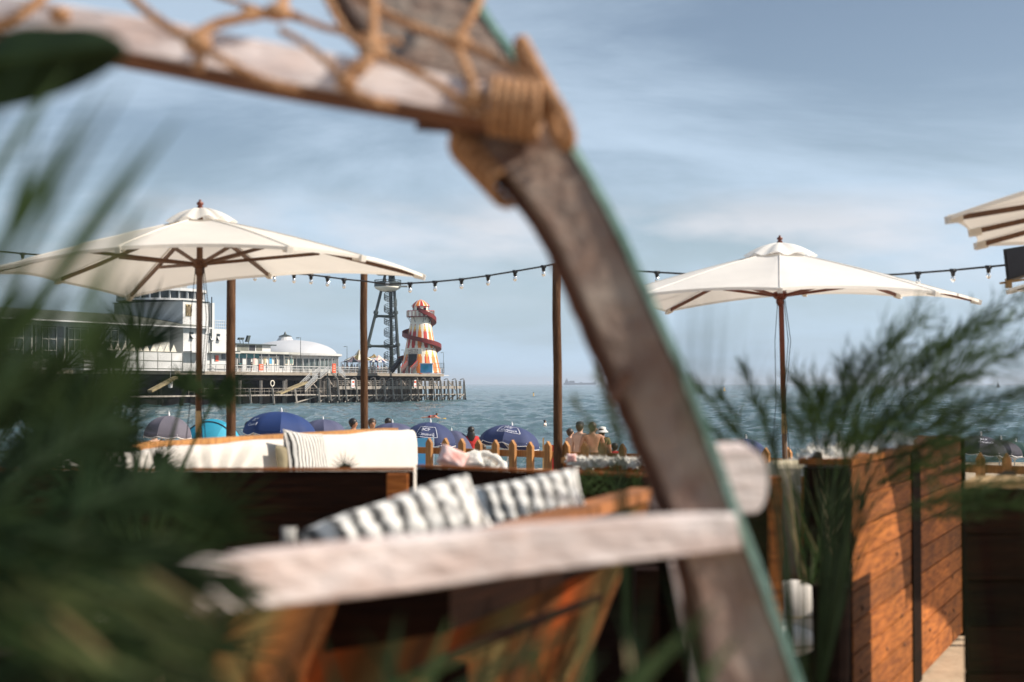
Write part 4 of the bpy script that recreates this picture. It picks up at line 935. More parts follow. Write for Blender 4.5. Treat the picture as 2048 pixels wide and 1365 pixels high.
def pier_people():
    specs = [(480, -2.2, 'c_teal', 'c_dark', 'person in green by the left cafe door'), (503, -1.6, 'c_dark', 'c_dark', 'person in black at the railing before the cafe'), (533, -1.2, 'c_dark', 'c_blue', 'person leaning on the railing by the posters'),
             (686, -2.5, 'c_dark', 'c_dark', 'person in black just right of the dome'), (703, -3, 'c_dark', 'c_dark', 'person in black near the gap lamp post'), (709, -2.2, 'c_blue', 'c_dark', 'person in blue near the rust coloured stall'), (714, -2, 'c_dark', 'c_dark', 'person just left of the middle timber pole'),
             (744, -3, 'c_white', 'c_dark', 'person in white under the blue sunshade'), (750, -2.4, 'c_dark', 'c_dark', 'person in black under the blue sunshade'), (756, -2.0, 'c_red', 'c_dark', 'person in red by the sunshades'), (763, -3.4, 'c_dark', 'c_blue', 'person in blue shorts right of the sunshades'), (771, -2.4, 'c_white', 'c_dark', 'person in white near the tower foot'), (779, -2.6, 'c_dark', 'c_dark', 'person in black at the tower foot'), (695, -4, 'c_red', 'c_dark', 'person in red between dome and stalls')]
    base = None
    for i, (px, t, a, b_, l) in enumerate(specs):
        p = PP(px, 745, t); p.z = DECK + .02
        person(l, p, rnd(0, 6.28), rnd(1.62, 1.82), 'skin1', 'hair', a, b_, group='people on the pier', fingers=False, sub=1)
    d = 284; p = Vector((X(772, d), d - 1.5, EYE + (768 - 574) * d / F + .05)); person('person in black on the zip line platform', p, 1.0, 1.7, 'skin1', 'hair', 'c_dark', 'c_dark', group='people on the pier', fingers=False, sub=1)
pier_people()

# ---------------------------------------------------------------- beach umbrellas and tents
def umbrella(label, px, py, d, rpx, hpx, mt, tilt=(0, 0), logo=None, rot=0.0, mt2=None, val=.16, name='beach_umbrella'):
    top = W(px, py, d); m = d / F; r = rpx * m; h = hpx * m; ground = beach_z(d)
    base = Vector((top.x, top.y, ground)); root = thing(name, label, 'umbrella', base, 'beach umbrellas')
    rm = Matrix.Rotation(R(tilt[0]), 3, 'X') @ Matrix.Rotation(R(tilt[1]), 3, 'Y')
    n = 8
    def S(th, t, out=0.0):
        # gores: straight chord between ribs, curved from tip to rim
        seg = 2 * math.pi / n; k = math.floor((th - rot) / seg); a = rot + k * seg; u = (th - a) / seg
        rr = (r + out) * math.sin(t * math.pi / 2 * .92) / math.sin(math.pi / 2 * .92); z = -h * (1 - math.cos(t * math.pi / 2 * .92)) / (1 - math.cos(math.pi / 2 * .92)) + out * .5
        A = Vector((math.cos(a), math.sin(a), 0)); B = Vector((math.cos(a + seg), math.sin(a + seg), 0)); q = A.lerp(B, u) * rr
        sag = .03 * r * math.sin(u * math.pi) * t
        return top + rm @ Vector((q.x, q.y, z - sag))
    b = MB(); NU = n * 4; NT = 9
    b.grid(lambda u, v: S(rot + u * 2 * math.pi - 1e-6 if u >= 1 else rot + u * 2 * math.pi + 1e-6, max(v, .001)), NU, NT, (lambda i, j: (i // 4) % 2) if mt2 else None)
    def VAL(u, v):
        th = rot + u * 2 * math.pi + (-1e-6 if u >= 1 else 1e-6); p = S(th, 1.0); fr = (u * n) % 1; sc = .75 + .25 * abs(math.sin(fr * math.pi)) ; return p + rm @ Vector((0, 0, -val * v * sc * (r / 1.0) * .8))
    cn = b.build('canopy', [M[mt], M[mt2]] if mt2 else M[mt], root, True)
    b = MB(); b.grid(VAL, NU, 2); b.build('valance', M[mt], root, True)
    b = MB()
    for i in range(NU):
        b.bar(VAL(i / NU, 1.0), VAL((i + 1) / NU, 1.0), .012)
    b.build('edging', M['trim'], root)
    b = MB(); foot = Vector((top.x, top.y, ground - .3)) - (rm @ Vector((0, 0, 1)) - ZV) * (top.z - ground) * 1.0; b.tube([foot, top + rm @ Vector((0, 0, .05))], .016, 8); b.build('pole', M['trim'], root)
    b = MB(); b.lathe(top, [(.02, -.02), (.022, .03), (.008, .085), (0.001, .09)], 8); b.build('tip', M['trim'], root)
    b = MB()
    hub = top.lerp(foot, .28)
    for k in range(n):
        a = rot + k * 2 * math.pi / n + 1e-5; b.tube([S(a, .05) - ZV * .02, S(a, .5) - ZV * .02, S(a, .99) - ZV * .02], .008, 4); b.tube([hub, S(a, .5) - ZV * .02], .007, 4)
    b.build('rib', M['trim'], root)
    if logo:
        th0, t0, sc = logo[0], logo[1], logo[2] * r; b = MB()
        def L(x, y): return S(th0 + x * sc / (r * max(.3, t0)), t0 - y * sc / r, .012 + 0.004 * r)
        add_text(b, 'BCP', lambda x, y: L(x - .08, y + .17), .34)
        add_text(b, 'Council', lambda x, y: L(x, y - .2), .30)
        fr = [(-.62, .42), (.62, .42), (.62, -.42), (-.62, -.42)]
        if not logo[3]:
            for i in range(4):
                a, c_ = fr[i], fr[(i + 1) % 4]; dx, dy = c_[0] - a[0], c_[1] - a[1]; l = math.hypot(dx, dy); nx_, ny = -dy / l * .016, dx / l * .016
                for k in range(8):
                    q0 = (a[0] + dx * k / 8, a[1] + dy * k / 8); q1 = (a[0] + dx * (k + 1) / 8, a[1] + dy * (k + 1) / 8)
                    b.add([L(q0[0] - nx_, q0[1] - ny), L(q1[0] - nx_, q1[1] - ny), L(q1[0] + nx_, q1[1] + ny), L(q0[0] + nx_, q0[1] + ny)], [(0, 1, 2, 3)])
        b.build('lettering', M['lettering'], cn)
    return root
FR = -math.pi / 2
umbrella('royal blue beach umbrella with white lettering on its dark left panel', 563, 824, 30, 72, 40, 'blue', (-4, 4), (FR - .85, .74, .46, True), rot=R(-80))
umbrella('faded lavender umbrella peeping out behind the royal blue one', 646, 839, 40, 44, 24, 'lav', (0, 0), rot=R(-80))
umbrella('faded navy umbrella behind the white sofa, under a dark head', 785, 846, 36, 48, 26, 'lav', (0, 0), rot=R(-85))
umbrella('navy umbrella with square white logo above the left fence pickets', 861, 845, 31, 56, 38, 'navy', (0, 3), (FR - .10, .64, .46, False), rot=R(-108))
umbrella('navy umbrella with square white logo tilted right of the woman in red', 1024, 852, 31, 62, 34, 'navy', (-7, 9), (FR - .10, .52, .40, False), rot=R(-102))
umbrella('pale lavender umbrella leaning low behind the left logo umbrella', 903, 862, 40, 36, 42, 'lav', (0, -12), rot=R(-100))
umbrella('grey umbrella half hidden by palm leaves before the turquoise tent', 338, 832, 29, 50, 38, 'grey', (-4, 2), rot=R(-100))
umbrella('deep blue umbrella behind the white fleece throws', 1668, 874, 27, 56, 34, 'blue', (0, 0), rot=R(-95))
umbrella('dark navy umbrella just right of the leaning plank end', 1492, 878, 29, 40, 30, 'navy', (0, 0), rot=R(-95))
umbrella('charcoal umbrella with faint white lettering above the right picket fence', 1962, 872, 26, 52, 30, 'charc', (0, 5), (FR - .05, .5, .42, True), rot=R(-110))
umbrella('charcoal umbrella half behind the lettered one at the right edge', 2002, 880, 28, 44, 24, 'charc', (0, 5), rot=R(-80))
umbrella('dark green umbrella cut off by the right edge of the photo', 2032, 884, 33, 60, 22, 'dkgrn', (0, 6), rot=R(-90))

def pop_tent(label, px0, px1, py, d, m1, m2):
    m = d / F; xc = X((px0 + px1) / 2, d); r = (px1 - px0) / 2 * m; zt = W(px0, py, d).z; g = beach_z(d); h = zt - g
    root = thing('beach_tent', label, 'tent', (xc, d, g), 'turquoise beach shelters')
    b = MB(); c = Vector((xc, d, g)); n = 20
    def fn(u, v):
        a = math.pi * u; q = (v - .5) * 2; k = math.sqrt(max(0, 1 - (q * .8) ** 2)); return c + Vector((-math.cos(a) * r * k + r * .12 * q, q * r * .9, math.sin(a) ** .5 * h * k))
    b.grid(fn, n, 8, lambda i, j: 0 if i < 13 else 1); b.build('fabric', [M[m1], M[m2]], root, True)
    b = MB()
    for v in (0.0, .33, .66, 1): b.tube([fn(k / 20, v) + ZV * .01 for k in range(21)], .012, 5)
    b.build('pole', M['c_dark'], root)
pop_tent('turquoise pop up tent behind the parasol pole', 360, 490, 838, 33, 'cyan', 'cyan2')
pop_tent('low turquoise tent below the grey umbrella', 305, 400, 866, 30, 'cyan', 'cyan')

def small_things():
    # buoys
    for px, py, d, l in ((1067, 790, 390, 'nearest yellow pillar buoy left of the cargo ship'), (1448, 779, 700, 'yellow buoy with dark top right of the leaning plank'),):
        p = Vector((X(px, d), d, SEA)); m = d / F; root = thing('buoy', l, 'buoy', p, 'yellow marker buoys'); b = MB(); h = 9 * m
        b.lathe(p, [(.25 * h, -.3), (.25 * h if d > 500 else .13 * h, .2 * h), (.1 * h, .35 * h), (.1 * h, .8 * h), (0.01, .85 * h)], 12); b.build('float', M['yellow'], root, True)
        b = MB(); b.lathe(p, [(.10 * h, .8 * h), (.1 * h, h), (0.01, h * 1.02)], 8); b.build('topmark', M['c_dark'], root)
    d = 1500; p = Vector((X(1993, d), d, SEA)); b = MB(); b.add([p, p + Vector((3.2, 0, .5)), p + Vector((1.2, 0, 6))] + [p + Vector((0, .3, 0)), p + Vector((3.2, .3, .5)), p + Vector((1.2, .3, 6))], [(0, 1, 2), (5, 4, 3), (0, 3, 4, 1), (1, 4, 5, 2), (2, 5, 3, 0)]); b.box(p + Vector((1.5, .2, .2)), (5, 1.2, .7))
    tag(b.build('sailing_dinghy', M['c_dark'], loc=p), 'tiny dark sailing dinghy on the horizon at far right', 'boat')
    # ship
    d = 5200; m = d / F; p = Vector((X(1130, d), d, SEA)); root = thing('cargo_ship', 'long low cargo ship hazy on the horizon with superstructure at its left end', 'ship', p)
    def s(x0, x1, z0, z1, w_=16): b_.box(p + Vector(((x0 + x1) / 2 * m, 0, (z0 + z1) / 2 * m)), ((x1 - x0) * m, w_, (z1 - z0) * m))
    b_ = MB(); b_.hexa([p + Vector((-3 * m, -8, -1)), p + Vector((60 * m, -4, -1)), p + Vector((60 * m, 4, -1)), p + Vector((-3 * m, 8, -1))], [p + Vector((-3 * m, -8, 3.6 * m)), p + Vector((62 * m, -4, 4.2 * m)), p + Vector((62 * m, 4, 4.2 * m)), p + Vector((-3 * m, 8, 3.6 * m))]); b_.build('hull', M['ship'], root)
    b_ = MB(); s(0, 7, 3.6, 7.5); s(1, 5, 7.5, 10.5, 12); s(3, 4, 10.5, 13, 3); s(8, 15, 3.6, 6.5); s(9, 19, 3.6, 8, 10); b_.build('superstructure', M['ship'], root)
    b_ = MB(); s(30, 34, 4, 5.5, 8); s(58, 60, 4, 6.5, 3); b_.build('mast', M['ship'], root)
    # beach bits: blue cool box chair, red inflatable
    p = bz(848, 30); z = W(848, 905, 30).z; root = thing('beach_chair', 'bright blue folding beach chair seen between the left pickets', 'chair', p)
    b = MB(); b.box((p.x, p.y, z), (.36, .08, .6)); b.box((p.x, p.y - .25, z - .32), (.38, .5, .06)); b.build('seat', M['bluebox'], root)
    b = MB()
    for sx in (-.2, .2): b.bar((p.x + sx, p.y + .05, z + .35), (p.x + sx, p.y + .15, p.z), .03); b.bar((p.x + sx, p.y - .5, z - .3), (p.x + sx, p.y - .5, p.z), .03)
    b.build('frame', M['trim'], root)
    p = W(1100, 905, 29); g = bz(1100, 29); root = thing('windbreak', 'red beach windbreak low behind the fence beside the right timber pole', 'windbreak', g); b = MB(); b.box((p.x + .05, 29, (p.z + g.z) / 2 + .1), (.34, .03, (p.z - g.z) + .1)); b.build('cloth', M['c_red'], root)
    b = MB()
    for sx in (-.14, .24): b.bar((p.x + sx, 28.96, g.z - .1), (p.x + sx, 28.96, p.z + .3), .03)
    b.build('pole', M['wood_pale'], root)
small_things()

# ---------------------------------------------------------------- terrace: fence, poles, string lights
def fy(x): return 19 - .67 * (x + 1.18)
FD = Vector((1, -.67, 0)).normalized(); FN = Vector((FD.y, -FD.x, 0))
def fence():
    root = thing('picket_fence', 'orange brown picket fence with pointed posts along the seaward edge of the terrace', 'fence', (1.28, fy(1.28), 0))
    a, e = -2.9, 7.4
    for z, h in ((.845, .085), (.25, .085)):
        b = MB(); b.bar(Vector((a, fy(a), z)) - FN * .06, Vector((e, fy(e), z)) - FN * .06, .04, h); b.build('rail', M['wood_fence'], root)
    x = a; i = 0; ax = (FD, FN, ZV)
    while x < e:
        p = Vector((x, fy(x), 0)); b = MB(); jz = rnd(-.012, .012); w_ = .088; t = .055
        q = [(-w_ / 2, 0), (w_ / 2, 0), (w_ / 2, .95 + jz), (0, 1.015 + jz), (-w_ / 2, .95 + jz)]
        b.add([p + FD * u + ZV * z - FN * (0) for u, z in q] + [p + FD * u + ZV * z + FN * t for u, z in q], [(0, 1, 2, 3, 4), (9, 8, 7, 6, 5)] + [(i_, 5 + i_, 5 + (i_ + 1) % 5, (i_ + 1) % 5) for i_ in range(5)])
        b.build('picket', M['wood_fence'], root); x += .225
fence()
def poles():
    out = []
    for px, py, wd, l in ((462, 540, .125, 'dark timber pole nearest the left parasol'), (731, 533, .105, 'middle timber pole rising beside the zip line tower'), (1117, 528, .115, 'right hand timber pole just left of the leaning plank'), (2140, 520, .11, 'timber pole beyond the right edge')):
        k = (px - 1024) / F; x = k * (19 - .67 * 1.18) / (1 + .67 * k); d = fy(x) - .12
        if px < 600: d = 18.5
        x = k * d
        top = W(px, py, d); p = Vector((x, d, 0)); b = MB(); pts = [p + ZV * (top.z * t) + Vector((rnd(-.008, .008), 0, 0)) - Vector((.03 * t * (px > 700), 0, 0)) for t in (0, .2, .4, .6, .8, 1)]
        b.tube(pts, [wd / 2 * (1.05 - .12 * t / 5) for t in range(6)], 12); o = b.build('timber_pole', M['wood_pole'], loc=p, smooth=True)
        if px < 2048: tag(o, l, 'pole', 'timber poles along the fence')
        else: tag(o, 'timber pole past the right edge carrying the lights', 'pole', 'timber poles along the fence')
        out.append(top)
    return out
poles()
def lights():
    def run(label, pts, bulbs, dd):
        P = [W(x, y, d) for x, y, d in pts]; root = thing('string_lights', label, 'string lights', P[0])
        b = MB(); b.tube(P, .011, 6); b.build('cable', M['black'], root)
        for bx in bulbs:
            for (x0, y0, d0), (x1, y1, d1) in zip(pts, pts[1:]):
                if x0 <= bx <= x1: t = (bx - x0) / (x1 - x0); p = W(x0 + (x1 - x0) * t, y0 + (y1 - y0) * t, d0 + (d1 - d0) * t); break
            h = MB(); h.tube([p - Vector((.034, 0, .002)), p + Vector((.034, 0, -.002))], .019, 8); h.lathe(p, [(.001, .014), (.023, .01), (.026, -.015), (.021, -.062), (.001, -.063)], 10); ho = h.build('bulb_holder', M['black'], root, True)
            g = MB(); g.lathe(p, [(.015, -.062), (.026, -.085), (.026, -.105), (.014, -.125), (.001, -.13)], 10); g.build('bulb', M['glass'], ho, True)
    run('black festoon lights behind the left parasol, running to the middle pole', [(-60, 498, 18.4), (50, 508, 18.4), (200, 520, 18.4), (330, 530, 18.4), (460, 540, 18.4), (560, 546, 18.7), (622, 550, 18.9), (690, 559, 19.0), (731, 563, 19.1)], [45, 110, 180, 250, 320, 390, 510, 549, 588, 622, 655, 688], 19)
    run('black festoon lights sagging between the middle and right poles', [(731, 563, 19.1), (775, 569, 19), (820, 567, 18.8), (870, 564, 18.6), (923, 559, 18.4), (975, 552, 18.2), (1030, 543, 18), (1088, 533, 17.8), (1107, 529, 17.75)], [820, 870, 923, 976, 1030, 1087], 18)
    run('black festoon lights from the right pole past the right parasol', [(1107, 529, 17.75), (1200, 537, 17.4), (1314, 545, 17.0), (1420, 551, 16.6), (1540, 555, 16.3), (1660, 555, 15.9), (1800, 549, 15.5), (1905, 541, 15.1), (1977, 534, 14.9), (2060, 526, 14.7), (2135, 519, 14.5)], [1170, 1242, 1314, 1385, 1455, 1525, 1595, 1700, 1765, 1836, 1906, 1977, 2050], 17)
lights()

# ---------------------------------------------------------------- garden parasols
def parasol(label, cpx, d, apexy, rim, poley, mcanv, mwood, hubpy, vent, polec=None, base=True, ropes=True, polexf=None):
    """rim: list of (px,py,dist) rib ends in order round the canopy"""
    c = Vector((X(cpx, d), d, 0)); m = d / F; zA = EYE + (768 - apexy) * m; root = thing('garden_parasol', label, 'parasol', (c.x, d, 0), 'ivory garden parasols')
    P = [W(x, y, q) for x, y, q in rim]; n = len(P); ap = Vector((c.x, d, zA)); b = MB(); NT = 12; NS = 10
    def S(u, t):
        k = int(math.floor(u * n)) % n; f = u * n - math.floor(u * n); A, B = P[k], P[(k + 1) % n]; sl = min(1, (B - A).length / 1.5) ** 2
        e = A.lerp(B, f); s4 = f * (1 - f) * 4 * sl
        rimp = e + (ap - e) * .035 * s4; rimp.z += .02 * s4
        q = ap.lerp(rimp, t); q.z += -.055 * s4 * t * (1 - t) * 2 + .02 * math.sin(t * math.pi) - .05 * (1 - abs(2 * f - 1)) * 0
        return q
    t0 = .10
    b.grid(lambda u, v: S(u if u < 1 else 0, t0 + (1 - t0) * v), n * NS, NT); b.build('canopy', mcanv, root, True)
    b = MB()
    for k in range(n):
        b.tube([S((k + 1e-4) / n, t0 + (1 - t0) * i / 10) + Vector((0, 0, .004)) for i in range(11)], .006, 4)
    b.build('seam', mcanv, root)
    # hem
    b = MB(); b.grid(lambda u, v: S(u if u < 1 else 0, 1.0) + Vector((0, 0, -.028 * v + .001)), n * NS, 1); b.build('hem', mcanv, root)
    # vent cap
    b = MB()
    def VC(u, t):
        q = S(u if u < 1 else 0, t * vent); q.z += .055 * (1 - t) + .03 + .02 * math.sin(u * n * math.pi * 2) * t + .035 * math.sin(t * 3.0); return q
    b.grid(lambda u, v: VC(u, .02 + .98 * v), n * 6, 5); b.build('vent_cap', mcanv, root, True)
    # ribs, struts
    hub = Vector((c.x, d, EYE + (768 - hubpy) * m))
    for k in range(n):
        dr = Vector((P[k].x - c.x, P[k].y - d, 0)).normalized(); A = ap + dr * .06 - ZV * .05; Bp = P[k] - ZV * .02
        b = MB(); b.bar(A, Bp, .022, .035); r_ = b.build('rib', mwood, root)
        b = MB(); b.bar(hub + dr * .05, A.lerp(Bp, .52) - ZV * .025, .018, .03); b.build('strut', mwood, r_)
        b = MB(); b.bar(A.lerp(Bp, .955) - ZV * .006, Bp + (Bp - A).normalized() * .012 - ZV * .004, .05, .05); b.build('rib_pocket', mcanv, r_)
    b = MB(); b.lathe((c.x, d, 0), [(.03, zA + .075), (.036, zA + .085), (.018, zA + .11), (.032, zA + .118), (.032, zA + .135), (.010, zA + .15), (.015, zA + .158), (.001, zA + .168)], 10)
    b.build('finial', M['wood_red'], root, True)
    b = MB(); b.lathe((c.x, d, hub.z), [(.03, -.11), (.045, -.08), (.045, -.04), (.075, -.02), (.075, .04), (.04, .05)], 14); b.build('hub', mwood, root)
    pc = [(zA + .05, mwood), (0, mwood)]
    seg = polec or [(zA + .05, 0, mwood)]
    fx = polexf or 0
    for z1, z0, mm in seg:
        b = MB(); b.tube([(c.x + fx * (1 - z0 / zA), d, z0), (c.x + fx * (1 - z1 / zA), d, z1)], .029, 12); b.build('pole', mm, root, True)
    b = MB(); b.lathe((c.x + fx, d, 0), [(.3, 0), (.3, .06), (.05, .08), (.05, .3), (.035, .3)], 16); b.build('base', M['steel_dark'], root)
    if ropes:
        for sx, zz in ((.055, .0), (-.05, .2), (.075, .1)):
            b = MB(); b.tube([hub + Vector((sx * .6, -.03, -.02)), hub + Vector((sx * 1.4, -.05, -.5)), hub + Vector((sx * .8 - .02, -.04, -1.2)), hub + Vector((sx * 1.6 - .03, -.05, -1.9 + zz))], .004, 5); b.build('cord', M['c_dark'], root)
m13 = 13 / F
parasol('large ivory parasol on the left with dark ribs, in front of the pier', 398, 13.0, 434,
        [(848, 550, 13), (726, 512, 11.4), (580, 494, 11.03), (236, 494, 11.0), (-40, 545, 12.0), (114, 560, 14.6), (258, 593, 14.96), (540, 549, 14.96)],
        None, M['canvas2'], M['wood_rib'], 528, .17, [(3.3, 1.5, M['wood_rib']), (1.499, 1.3, M['wood_pale']), (1.299, 0, M['wood_rib'])])
parasol('ivory parasol with glossy red brown pole right of the leaning plank', 1561, 15.5, 500,
        [(1960, 601, 15.5), (1872, 583, 13.92), (1560, 576, 13.3), (1290, 588, 13.9), (1172, 606, 15.5), (1334, 621, 17.5), (1610, 586, 17.6), (1800, 590, 17.1)],
        None, M['canvas'], M['wood_red'], 592, .19, [(3.2, 1.42, M['wood_red']), (1.419, 1.2, M['wood_pale']), (1.199, 0, M['wood_rib'])], polexf=.06)
def fix(c, pts): return pts
parasol('ivory parasol cut by the right edge with its tan underside and two ribs showing', 2500, 9.3, 330,
        [(1896, 433, 9.0), (2120, 360, 7.9), (2560, 330, 7.3), (2950, 340, 7.7), (3060, 420, 9.4), (2900, 470, 10.9), (2400, 500, 11.4), (1953, 487, 10.7), (1940, 460, 9.8)],
        None, M['canvas2'], M['wood_rib'], 460, .17)
parasol('white parasol edge peeping from under the black loudspeaker at the right edge', 2400, 15, 470,
        [(2016, 580, 15), (2120, 560, 13.2), (2420, 560, 12.7), (2700, 565, 13.5), (2790, 580, 15), (2680, 600, 16.8), (2400, 600, 17.3), (2120, 596, 16.8)],
        None, M['canvas'], M['wood_rib'], 560, .17)
def speaker():
    d = 13.2; a, b_, c_, e = W(2006, 499, d), W(2084, 486, d), W(2013, 561, d), W(2092, 538, d)
    root = thing('loudspeaker', 'black box loudspeaker tilted high up at the right edge', 'loudspeaker', (b_.x, d, 0)); dv = Vector((.12, .28, 0))
    b = MB(); b.hexa([c_, e, e + dv, c_ + dv], [a, b_, b_ + dv, a + dv]); b.build('cabinet', M['black'], root)
    b = MB(); b.hexa([c_.lerp(a, .08).lerp(e, .06) - Vector((0, .012, 0)), e.lerp(b_, .08) - Vector((.01, .012, 0)), e.lerp(b_, .08) - Vector((.01, .002, 0)), c_.lerp(a, .08).lerp(e, .06) - Vector((0, .002, 0))], [a.lerp(c_, .08).lerp(b_, .06) - Vector((0, .012, 0)), b_.lerp(e, .08) - Vector((.01, .012, 0)), b_.lerp(e, .08) - Vector((.01, .002, 0)), a.lerp(c_, .08).lerp(b_, .06) - Vector((0, .002, 0))]); b.build('grille', M['c_dark'], root)
    b = MB(); b.box(W(2017, 567, d + .1), (.05, .05, .09)); b.bar(W(2000, 567, d + .1), W(2060, 558, d + .1), .025, .02); b.build('bracket', M['wood_pale'], root)
    b = MB(); b.tube([(b_.x, d + .2, 0), (b_.x, d + .2, b_.z)], .03, 10); b.build('stand', M['black'], root)
speaker()

# ---------------------------------------------------------------- booths, cushions
def boards(name, a, e, z0, z1, n, th, mt, root, gap=.006, ax=None):
    """horizontal boards between ground points a,e"""
    a = Vector(a); e = Vector(e); b = MB(); h = (z1 - z0) / n; up = ZV
    for k in range(n):
        j = rnd(-.002, .002); nrm = (e - a).cross(ZV).normalized()
        b.bar(a + ZV * (z0 + h * (k + .5)) + nrm * j, e + ZV * (z0 + h * (k + .5)) + nrm * j, th, h - gap)
    dd_ = (e - a).normalized() * .004; b.bar(a + dd_ + ZV * ((z0 + z1) / 2), e - dd_ + ZV * ((z0 + z1) / 2), th * .55, z1 - z0 - .012)
    return b.build(name, mt, root)
def pillow(name, label, cat, c, w_, h_, t_, rot, mt, group=None, n=16, parent=None, seam=None, pleat=0):
    n = 48 if pleat else n
    b = MB(); c = Vector(c); rm = rot
    for s in (1, -1):
        def fn(u, v):
            x, y = 2 * u - 1, 2 * v - 1; th = max(0, (1 - x ** 4)) ** .5 * max(0, (1 - y ** 4)) ** .5 * (1 + pleat * math.sin(x * 26 + y * 2)); pin = 1 - .09 * (1 - abs(x) ** 2) * abs(y) ** 3; pin2 = 1 - .09 * (1 - abs(y) ** 2) * abs(x) ** 3
            wr = .06 * math.sin(x * 7 + y * 3) * math.sin(y * 6) * th
            return c + rm @ Vector((x * w_ / 2 * pin2, s * t_ / 2 * (th + wr), y * h_ / 2 * pin))
        b.grid(fn, n, n, uv=True)
    o = b.build(name, mt, None, True, loc=c); tag(o, label, cat, group)
    if seam:
        k = MB(); pts = []
        for i in range(41):
            t = i / 40 * 4; s = int(t) % 4; f = t - int(t); x, y = ((-1 + 2 * f, -1), (1, -1 + 2 * f), (1 - 2 * f, 1), (-1, 1 - 2 * f))[s]
            pin = 1 - .09 * (1 - abs(x) ** 2) * abs(y) ** 3; pin2 = 1 - .09 * (1 - abs(y) ** 2) * abs(x) ** 3
            pts.append(c + rm @ Vector((x * w_ / 2 * pin2, 0, y * h_ / 2 * pin)))
        k.tube(pts, .006, 5, caps=False); k.build('piping', seam, o)
    return o
def rotm(z, x=0, y=0): return Matrix.Rotation(z, 3, 'Z') @ Matrix.Rotation(x, 3, 'X') @ Matrix.Rotation(y, 3, 'Y')
H1 = 1.35
def booth_left():
    root = thing('lounge_booth', 'dark timber lounge booth with long white cushioned back on the left', 'booth', (-1.4, 8, 0))
    a, e = Vector((-3.4, 6.9, 0)), Vector((X(828, 6.95), 6.95, 0))
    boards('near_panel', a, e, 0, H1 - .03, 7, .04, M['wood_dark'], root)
    b = MB(); b.bar(a + ZV * (H1 - .022), e + ZV * (H1 - .022), .044, .014); b.build('near_rim', M['wood_orange'], root)  # orange wood stands in for the sunlit top edge of the panel
    b = MB(); p = Vector((X(796, 6.86), 6.86, 0)); b.box(p + ZV * (H1 / 2 - .02), (.10, .07, H1 - .04)); b.build('corner_post', M['wood_orange'], root)  # brighter wood stands in for the sunlit part of the inner side wall
    fa, fe = Vector((X(60, 8.4), 8.4, 0)), Vector((X(783, 12.3), 12.3, 0))
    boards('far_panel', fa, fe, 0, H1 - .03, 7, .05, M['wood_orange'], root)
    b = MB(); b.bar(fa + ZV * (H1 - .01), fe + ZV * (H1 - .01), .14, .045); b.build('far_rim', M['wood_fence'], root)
    dr = (fe - fa).normalized(); nn = Vector((dr.y, -dr.x, 0))
    # long padded back: rounded slab
    L = (fe - fa).length + .12
    def pad(s0, s1, z0, z1, t0, t1, nm, lift=0):
        b = MB(); n = 28
        def fn(u, v):
            a_ = u * 2 * math.pi; cx = abs(math.cos(a_)) ** .45 * (1 if math.cos(a_) >= 0 else -1); cz = abs(math.sin(a_)) ** .45 * (1 if math.sin(a_) >= 0 else -1)
            vv = min(v, 1 - v) * (s1 - s0) / .07; e_ = 1 if vv >= 1 else max(.02, 1 - (1 - vv) ** 2) ** .5
            s = s0 + (s1 - s0) * v; tm, zm = (t0 + t1) / 2, (z0 + z1) / 2
            q = fa + dr * s + nn * (tm + cx * (t1 - t0) / 2 * (.6 + .4 * e_)); q.z = zm + cz * (z1 - z0) / 2 * (.90 + .10 * e_) + lift * v * (cz > 0) + .006 * math.sin(v * 31); return q
        b.grid(fn, n, 160); return b.build(nm, M['cushion'], root, True)
    pad(.1, L, .50, H1 - .03, .04, .22, 'back_cushion', .035)
    pad(.1, L, .34, .52, .1, .85, 'seat_cushion')
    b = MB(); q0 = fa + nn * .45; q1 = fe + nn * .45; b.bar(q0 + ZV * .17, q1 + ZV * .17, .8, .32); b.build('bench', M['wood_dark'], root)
    # short side panel at the right end of the near panel, lit by the sun
    b = MB(); return fa, fe, dr, nn
fa, fe, dr, nn = booth_left()
def on_back(px, py, off=.34):
    # point on the cushion face line seen at px
    k = (px - 1024) / F; o = fa + nn * off; s = (k * o.y - o.x) / (dr.x - k * dr.y); q = o + dr * s
    return W(px, py, q.y)
ang = math.atan2(dr.y, dr.x)
pillow('cushion', 'black and white striped cushion leaning on the long white sofa back', 'cushion', on_back(613, 912, .36), .50, .36, .14, rotm(ang, R(-14), R(6)), M['stripe_bw'], 'striped cushions', seam=M['cushion'])
pillow('cushion', 'taupe cushion tucked behind the striped one on the white sofa', 'cushion', on_back(576, 922, .32), .26, .24, .08, rotm(ang, R(-10)), M['taupe'])

def booth_mid():
    root = thing('lounge_booth', 'dark timber booth in the middle with a low shaded back panel', 'booth', (.4, 7, 0))
    a, e = Vector((X(838, 7.2), 7.2, 0)), Vector((X(1548, 6.1), 6.1, 0))
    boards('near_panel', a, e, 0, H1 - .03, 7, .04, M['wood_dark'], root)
    b = MB(); b.bar(a + ZV * (H1 - .022), e + ZV * (H1 - .022), .044, .014); b.build('near_rim', M['wood_orange'], root)  # lighter rim colour again stands in for the sunlit edge
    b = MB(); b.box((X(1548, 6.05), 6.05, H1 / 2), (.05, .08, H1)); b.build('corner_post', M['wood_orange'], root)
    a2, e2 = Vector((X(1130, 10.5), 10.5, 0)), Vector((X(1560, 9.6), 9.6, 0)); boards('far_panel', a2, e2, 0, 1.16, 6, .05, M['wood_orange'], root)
    b = MB(); b.bar(a2 + ZV * 1.18, e2 + ZV * 1.18, .12, .04); b.build('far_rim', M['wood_fence'], root)
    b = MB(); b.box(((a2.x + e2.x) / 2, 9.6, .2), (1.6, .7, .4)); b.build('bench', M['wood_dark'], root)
booth_mid()

